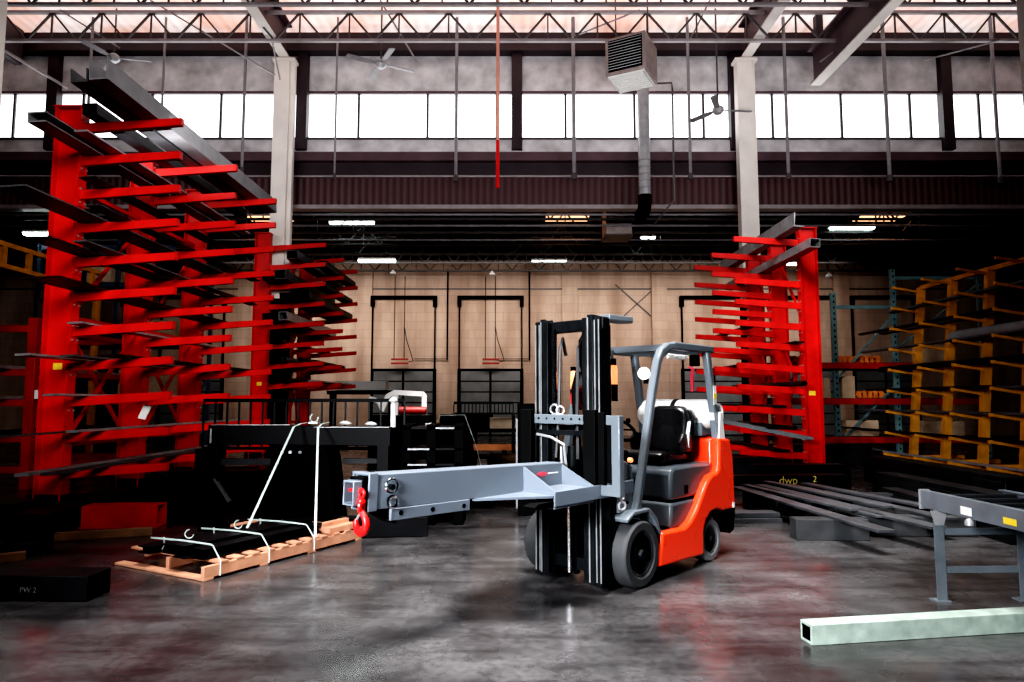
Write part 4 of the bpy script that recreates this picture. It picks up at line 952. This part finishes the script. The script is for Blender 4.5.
# low red stanchion rack far left
t = thing('stanchion_rack', 'low red stanchion rack left of the tall red rack', 'rack', (-9.0,12.4,0))
for x in (-1.3,.25):
    for y in (0,3.0): link('post', MB().box(x-.08,x+.08,y-.06,y+.06,0,3.1), 'dullred', t, bevel=.004)
for z in (2.9,2.1,1.55,.9,.35):
    [link('beam', MB().box(-1.3,.25,y-.04,y+.04,z-.06,z+.06), 'dullred', t) for y in (0,3.0)]
    link('side_beam', MB().box(.21,.29,.06,2.94,z-.05,z+.05), 'dullred', t)
for k, (z, m, lab) in enumerate(((2.16,'steel_light','pale bars on the second beam of the low red stanchion rack'),(1.61,'steel_light','pale bars on the middle beam of the low red stanchion rack'),(.96,'steel_dark','dark bars on a low beam of the low red stanchion rack'))):
    g = MB()
    for j in range(3): g.box(-.9+j*.32,-.72+j*.32,-.6-.2*(j%2),3.4,0,.06)
    tag(link('bar_bundle', g, m, None, (-9.0,12.4,z+.004)), lab, 'steel bars')
tag(link('white_card', MB().box(-.06,.06,-.003,.003,0,.16), 'label_white', None, (-8.55,12.3,1.62)), 'small white card left of the tall red rack', 'card')
# yellow ladder rack and navy racking, far left
t = thing('ladder_rack', 'yellow ladder shaped rack high up at the left edge', 'rack', (-12.75,16.6,0))
for z in (4.95,5.5): link('rail', MB().box(-.06,.06,-1.0,4.2,z-.06,z+.06), 'yellow', t)
for k in range(6): link('rung', MB().box(-.05,.05,-.7+k*.9-.07,-.7+k*.9+.07,5.01,5.44), 'yellow', t)
for y in (-.9,4.1): link('upright', MB().box(-.08,.08,y-.08,y+.08,0,4.89), 'yellow', t)
t = thing('pallet_rack', 'navy pallet rack at the far left behind the yellow ladder rack', 'rack', (-12.9,22,0))
for x in (-2.6,.0,2.6):
    for y in (0,1.1): link('post', MB().box(x-.06,x+.06,y-.05,y+.05,0,7.0), 'blue', t)
    br = MB()
    for k in range(6): br.beam((x,0,.3+k*1.1), (x,1.1,1.3+k*1.1), .04, .04)
    link('brace', br, 'blue', t)
for z in (1.6,3.4,5.35,6.6):
    for y in (-.02,1.12): link('beam', MB().box(-2.6,2.6,y-.03,y+.03,z-.08,z+.08), 'blue', t)
for i, (x, z, w, h) in enumerate(((-1.8,5.434,1.2,.6),(-.6,5.434,.8,.5),(1.2,6.684,1.2,.5),(1.1,3.484,1.5,.7),(-1.2,3.484,1.6,.6),(.9,1.684,1.4,.9))):
    lab = ['brown carton on the third shelf beam of the navy rack, left bay','smaller carton beside it in the left bay of the navy rack','carton on the top beams of the navy rack, right bay','wide carton on the second beams of the navy rack, right bay','wide carton on the second beams of the navy rack, left bay','tall carton on the lowest beams of the navy rack'][i]
    tag(link('carton', MB().box(-w/2,w/2,-.06,1.2,0,h), 'card' if i % 2 else 'steel_dark', None, (-12.9+x,22,z), (0,0,0), .01), lab, 'box')

# ------------------------------------------------------------------ right side: teal pallet racks with red beams
t = thing('pallet_rack', 'teal pallet rack with red beams between red rack and yellow rack', 'rack', (8.85,18.6,0))
def tealpost(x, y, h):
    g = MB().box(x-.07,x+.07,y-.05,y+.05,0,h)
    link('post', g, 'teal', t, bevel=.004)
    hs = MB()
    for k in range(int(h/.16)): hs.box(x-.02,x+.02,y-.053,y-.0505,.1+k*.16,.16+k*.16)
    link('post_slots', hs, 'matte_black', t)
tealpost(0,0,4.55); tealpost(1.65,0,4.4); tealpost(1.95,.5,5.3); tealpost(4.4,.5,5.3)
tealpost(-1.9,1.0,3.9)
for q in ((0,1.65,-.03,.03,4.1,4.2),(1.95,4.4,.47,.53,5.0,5.1),(-1.9,0,.97,1.03,3.2,3.28)): link('strut', MB().box(*q), 'teal', t)
link('diagonal_brace', MB().beam((.0,.05,2.1),(1.65,.05,3.9),.06,.05).beam((1.65,.05,2.0),(.0,.05,.4),.06,.05).beam((1.95,.5,3.0),(4.4,.5,4.9),.06,.05).beam((-1.9,1.0,1.2),(0,1.0,2.9),.06,.05), 'teal', t)
for z in (2.55,1.58,.55):
    for y in (-.12,1.1): link('beam', MB().box(-1.75,3.9,y,y+.06,z-.10,z+.06), 'dullred', t)
for z in (2.62,1.65,.62): link('deck', MB().box(-1.75,3.9,-.06,1.1,z-.03,z), 'oldwood', t)
k = 0
labs = ['tan carton on the middle shelf left of the teal post','tan carton on the middle shelf right of the teal post','tan carton on the lowest shelf of the teal rack','wide tan carton at the right of the lowest shelf of the teal rack','tall tan carton on the top shelf of the teal rack']
for x, z, w, h, m in ((-.25,1.652,.34,.55,'card'),(.42,1.652,.36,.60,'card'),(.75,.622,.9,.42,'card'),(2.95,.622,1.2,.4,'card'),(2.9,2.622,.8,.5,'card')):
    tag(link('carton', MB().box(-w/2,w/2,0,.5,0,h).box(-.03,.03,-.002,.502,-.001,h+.001), m, None, (8.85+x,18.76,z), (0,0,0), .006), labs[k], 'box'); k += 1
labs = ['orange row of ridged rollers on the middle shelf of the teal rack','orange ridged row on the top shelf of the teal rack, left part','orange ridged row on the top shelf of the teal rack, right part']
for i, (x, z, n) in enumerate(((.75,1.652,5),(-1.3,2.622,7),(.25,2.622,8))):
    g = MB()
    for j in range(n): g.lathe([(.02,0),(.10,0),(.10,.06),(.02,.06)], (j*.15,.1,.10), 'y', 12)
    g.box(-.1,n*.15,.17,.25,0,.14)
    tag(link('ridged_roller', g, 'orange', None, (8.85+x,18.75,z+.004)), labs[i], 'roller')
# clutter under and behind the teal rack
tag(link('dark_bundle', MB().box(-1.6,1.6,-.3,.3,0,.35).box(-1.4,1.0,-.25,.25,.35,.5), 'steel_dark', None, (7.9,17.2,0), (0,0,.05), .01), 'dark stacked steel at the foot of the teal rack', 'steel stack')
# dark marked beam lying across behind the flat bars
o = tag(link('box_beam', MB().box(0,2.3,0,.3,0,.26), 'steel_dark', None, (3.75,12.2,.0), (0,0,R(4)), .006), 'dark beam across the floor with yellow chalk marking, behind the flat bars', 'steel beam')
writing('chalk_writing', 'dwp', .20, 'chalk', o, (1.0,-.006,.11), (R(90),0,0))
writing('chalk_writing', '2', .16, 'chalk', o, (1.62,-.006,.14), (R(90),0,0))
# flat bars over timber
tm = tag(link('timber_block', MB().box(0,.82,0,.22,0,.235), 'oldwood', None, (3.26,7.95,0), (0,0,R(-3)), .008), 'thick dark timber block carrying the near ends of the flat bars', 'timber')
tm2 = tag(link('timber_block', MB().box(0,2.2,0,.2,0,.205), 'oldwood', None, (3.5,10.3,0), (0,0,R(0)), .008), 'dark timber block under the far ends of the flat bars', 'timber')
tm3 = tag(link('timber_block', MB().box(0,1.3,0,.2,0,.225), 'oldwood', None, (4.15,8.2,0), (0,0,R(-3)), .008), 'dark timber block hidden in shadow under the right flat bars', 'timber')
FB = [(3.50,10.75,3.86,7.15,.20,.25,'front left flat bar of the floor stack, longest overhang'),(3.72,10.9,4.30,8.05,.13,.25,'second flat bar of the floor stack, short and narrow'),(3.95,11.0,4.52,7.35,.20,.25,'third flat bar of the floor stack, reaching far to the right'),
      (4.1,11.1,4.62,8.5,.14,.29,'fourth flat bar of the floor stack, raised on another'),(4.4,11.0,5.0,7.9,.18,.25,'fifth flat bar of the floor stack'),(4.75,11.2,5.4,8.3,.16,.25,'rightmost flat bar of the floor stack, against the dark'),(3.62,10.7,4.10,8.3,.12,.285,'narrow flat bar lying on top of the first two')]
for x0,y0,x1,y1,w,z,lab in FB:
    tag(link('flat_bar', MB().beam((x0,y0,z),(x1,y1,z),w,.03), 'steel', None, bevel=.003), lab, 'steel bar', 'flat bars stacked on the floor')
g = MB()
for k in range(4): g.box(0,.75,k*.09,k*.09+.08,0,.06)
for k in range(3): g.box(.02,.74,.04+k*.09,.04+k*.09+.08,.065,.125)
tag(link('bar_stack', g, 'steel', None, (2.78,9.0,0), (0,0,R(3)), .003), 'low stack of short grey bars on the floor right behind the forklift', 'steel bars')
for i, (x,y,w,d,h,rz) in enumerate(((5.5,13.2,1.8,.4,.3,.05),(6.5,10.2,.4,3.6,.28,.02),(5.75,9.2,.3,3.0,.18,-.05),(7.4,12.0,.5,4.0,.4,0),(4.3,14.2,1.6,.6,.35,0))):
    lab = ['dark beam right of the chalk marked beam','long dark bar stack beside the yellow rack, on the floor','dark bar pointing to the roller table','dark stack at the foot of the yellow A-frame rack','dark blocks at the foot of the right red rack'][i]
    tag(link('steel_block', MB().box(-w/2,w/2,-d/2,d/2,0,h).box(-w/2+.03,w/2-.03,-d/2+.03,d/2-.03,h,h+.08), 'steel_dark', None, (x,y,0), (0,0,rz), .006), lab, 'steel block')
# roller table
t = thing('roller_table', 'grey steel roller table at the right edge', 'roller table', (3.42,5.75,0), R(2))
W_ = .68; LN = 3.4
rail = [(-.02,0),(.035,0),(.035,.012),(-.005,.012),(-.005,.128),(.035,.128),(.035,.14),(-.02,.14)]
link('side_rail', MB().sec([(-a,b) for a,b in rail], (0,0,.715), (0,-LN,.715)), 'convgrey', t, bevel=.002)
link('side_rail', MB().sec(rail, (W_,0,.715), (W_,-LN,.715)), 'convgrey', t, bevel=.002)
link('end_plate', MB().box(-.03,.06,.0,.012,.70,.86), 'galv', t)
for k in range(4): link('bolt', MB().cyl((-.015+.03*(k%2),.0,.75+.07*(k//2)), (-.015+.03*(k%2),.02,.75+.07*(k//2)), .009, 8), 'matte_black', t)
for k in range(14): link('roller', MB().cyl((.04,-.18-k*.24,.815), (W_-.04,-.18-k*.24,.815), .03, 14), 'steel_dark', t)
for y in (-.16,-2.4):
    for x, sx in ((.0,0),(W_,0)):
        lg = link('leg', MB().sec([(-.04,-.025),(.04,-.025),(.04,-.015),(-.03,-.015),(-.03,.03),(-.04,.03)], (x,y,.0), (x,y,.715), (0,1,0)), 'convgrey', t)
        link('foot', MB().box(x-.06,x+.06,y-.05,y+.05,0,.012), 'convgrey', lg)
        link('gusset_plate', MB().prism([(x-.07,.715),(x+.07,.715),(x+.035,.60),(x-.035,.60)], y-.035, y-.028, 'y'), 'galv', lg)
    link('cross_bar', MB().box(0,W_,y-.012,y+.012,.52,.57).box(0,W_,y-.012,y+.012,.22,.27), 'convgrey', t)
link('white_sticker', MB().box(-.0365,-.0355,-.62,-.50,.74,.80), 'label_white', t)
link('yellow_sticker', MB().box(-.0365,-.0355,-1.05,-.93,.745,.79), 'label_yellow', t)
link('sensor', MB().lathe([(0,-.03),(.03,-.028),(.03,.0),(.015,.02),(0,.025)], (-.045,-.60,.70), 'z', 12), 'galv', t)
# pale square tube, foreground right
o = tag(link('square_tube', MB().hollow((0,0,.066),(2.6,.42,.066),.13,.13,.02), 'pale', None, (1.95,4.66,0), (0,0,0), .004), 'pale green square tube on the floor at the lower right', 'steel tube')

link('opening_shade_plug', MB().box(.001,.02,-.045,.045,-.045,.045), 'matte_black', o, (0,0,.066), (0,0,atan2(.42,2.6)))  # dark plug painting the shade inside the tube's open end

# ------------------------------------------------------------------ camera and light
cam = bpy.data.cameras.new('camera'); cam.sensor_width = 36; cam.lens = 680*36/1024; cam.clip_end = 200
co = bpy.data.objects.new('camera', cam); COL.objects.link(co)
co.location = (0,0,CAM_H); co.rotation_euler = (R(90)+P_, 0, 0)
bpy.context.scene.camera = co

def area(name, loc, target, sx, sy, e, col=(1,1,1), spread=180):
    l = bpy.data.lights.new(name, 'AREA'); l.shape = 'RECTANGLE'; l.size = sx; l.size_y = sy; l.energy = e; l.color = col; l.spread = R(spread)
    o = bpy.data.objects.new(name, l); COL.objects.link(o); o.location = loc
    o.rotation_euler = (Vector(target)-Vector(loc)).to_track_quat('-Z', 'Y').to_euler()
    return o
area('daylight_from_open_door', (-5.5,-3.5,4.2), (.6,6.4,.7), 3.5, 2.6, 330, (.94,.97,1), 42)
area('floor_pool_fill', (1.0,5.0,10.5), (.3,5.6,0), 3.0, 3.0, 400, (1,.98,.97), 50)  # added overhead fill that makes the bright pool on the floor
area('rack_fill_left', (.2,1.0,6.2), (-6.4,12.5,3.4), 7.0, 5.0, 190, (1,.96,.94), 36)  # added fill for the front faces of the left racks
area('rack_fill_right', (2.5,8.0,8.5), (6.2,16.0,3.4), 2.5, 2.5, 72, (1,.95,.92), 36)  # added fill for the right red rack
area('lower_bay_light', (1,26.5,7.0), (1,31,4.2), 26, 1.0, 500, (1,.90,.82), 105)
area('machine_fill', (-1.6,13.0,7.0), (-1.6,15.2,1.2), 1.2, .6, 75, (1,.97,.95), 30)  # added fill brightening the white machine, no fixture hangs here
area('right_floor_fill', (4.2,6.0,8.5), (4.9,8.8,0), 1.5, 1.5, 110, (1,.98,.96), 40)  # added fill lifting the flat bars on the right floor
area('window_wall_fill', (0,11,6.0), (0,20,10.8), 22, .6, 520, (1,.97,.97), 100)  # added uplight brightening the clerestory panels and columns
w = bpy.data.worlds.new('world'); bpy.context.scene.world = w; w.use_nodes = True
w.node_tree.nodes['Background'].inputs['Color'].default_value = (.8,.85,.9,1)
w.node_tree.nodes['Background'].inputs['Strength'].default_value = .02
sc = bpy.context.scene
sc.view_settings.view_transform = 'Standard'; sc.view_settings.look = 'None'; sc.view_settings.exposure = 0
vs = sc.view_settings; vs.use_curve_mapping = True; cmx = vs.curve_mapping; c = cmx.curves[3]
for p in ((.012,.0008),(.04,.015),(.12,.095),(.45,.47)): c.points.new(*p)
cmx.update()
bpy.context.view_layer.update()
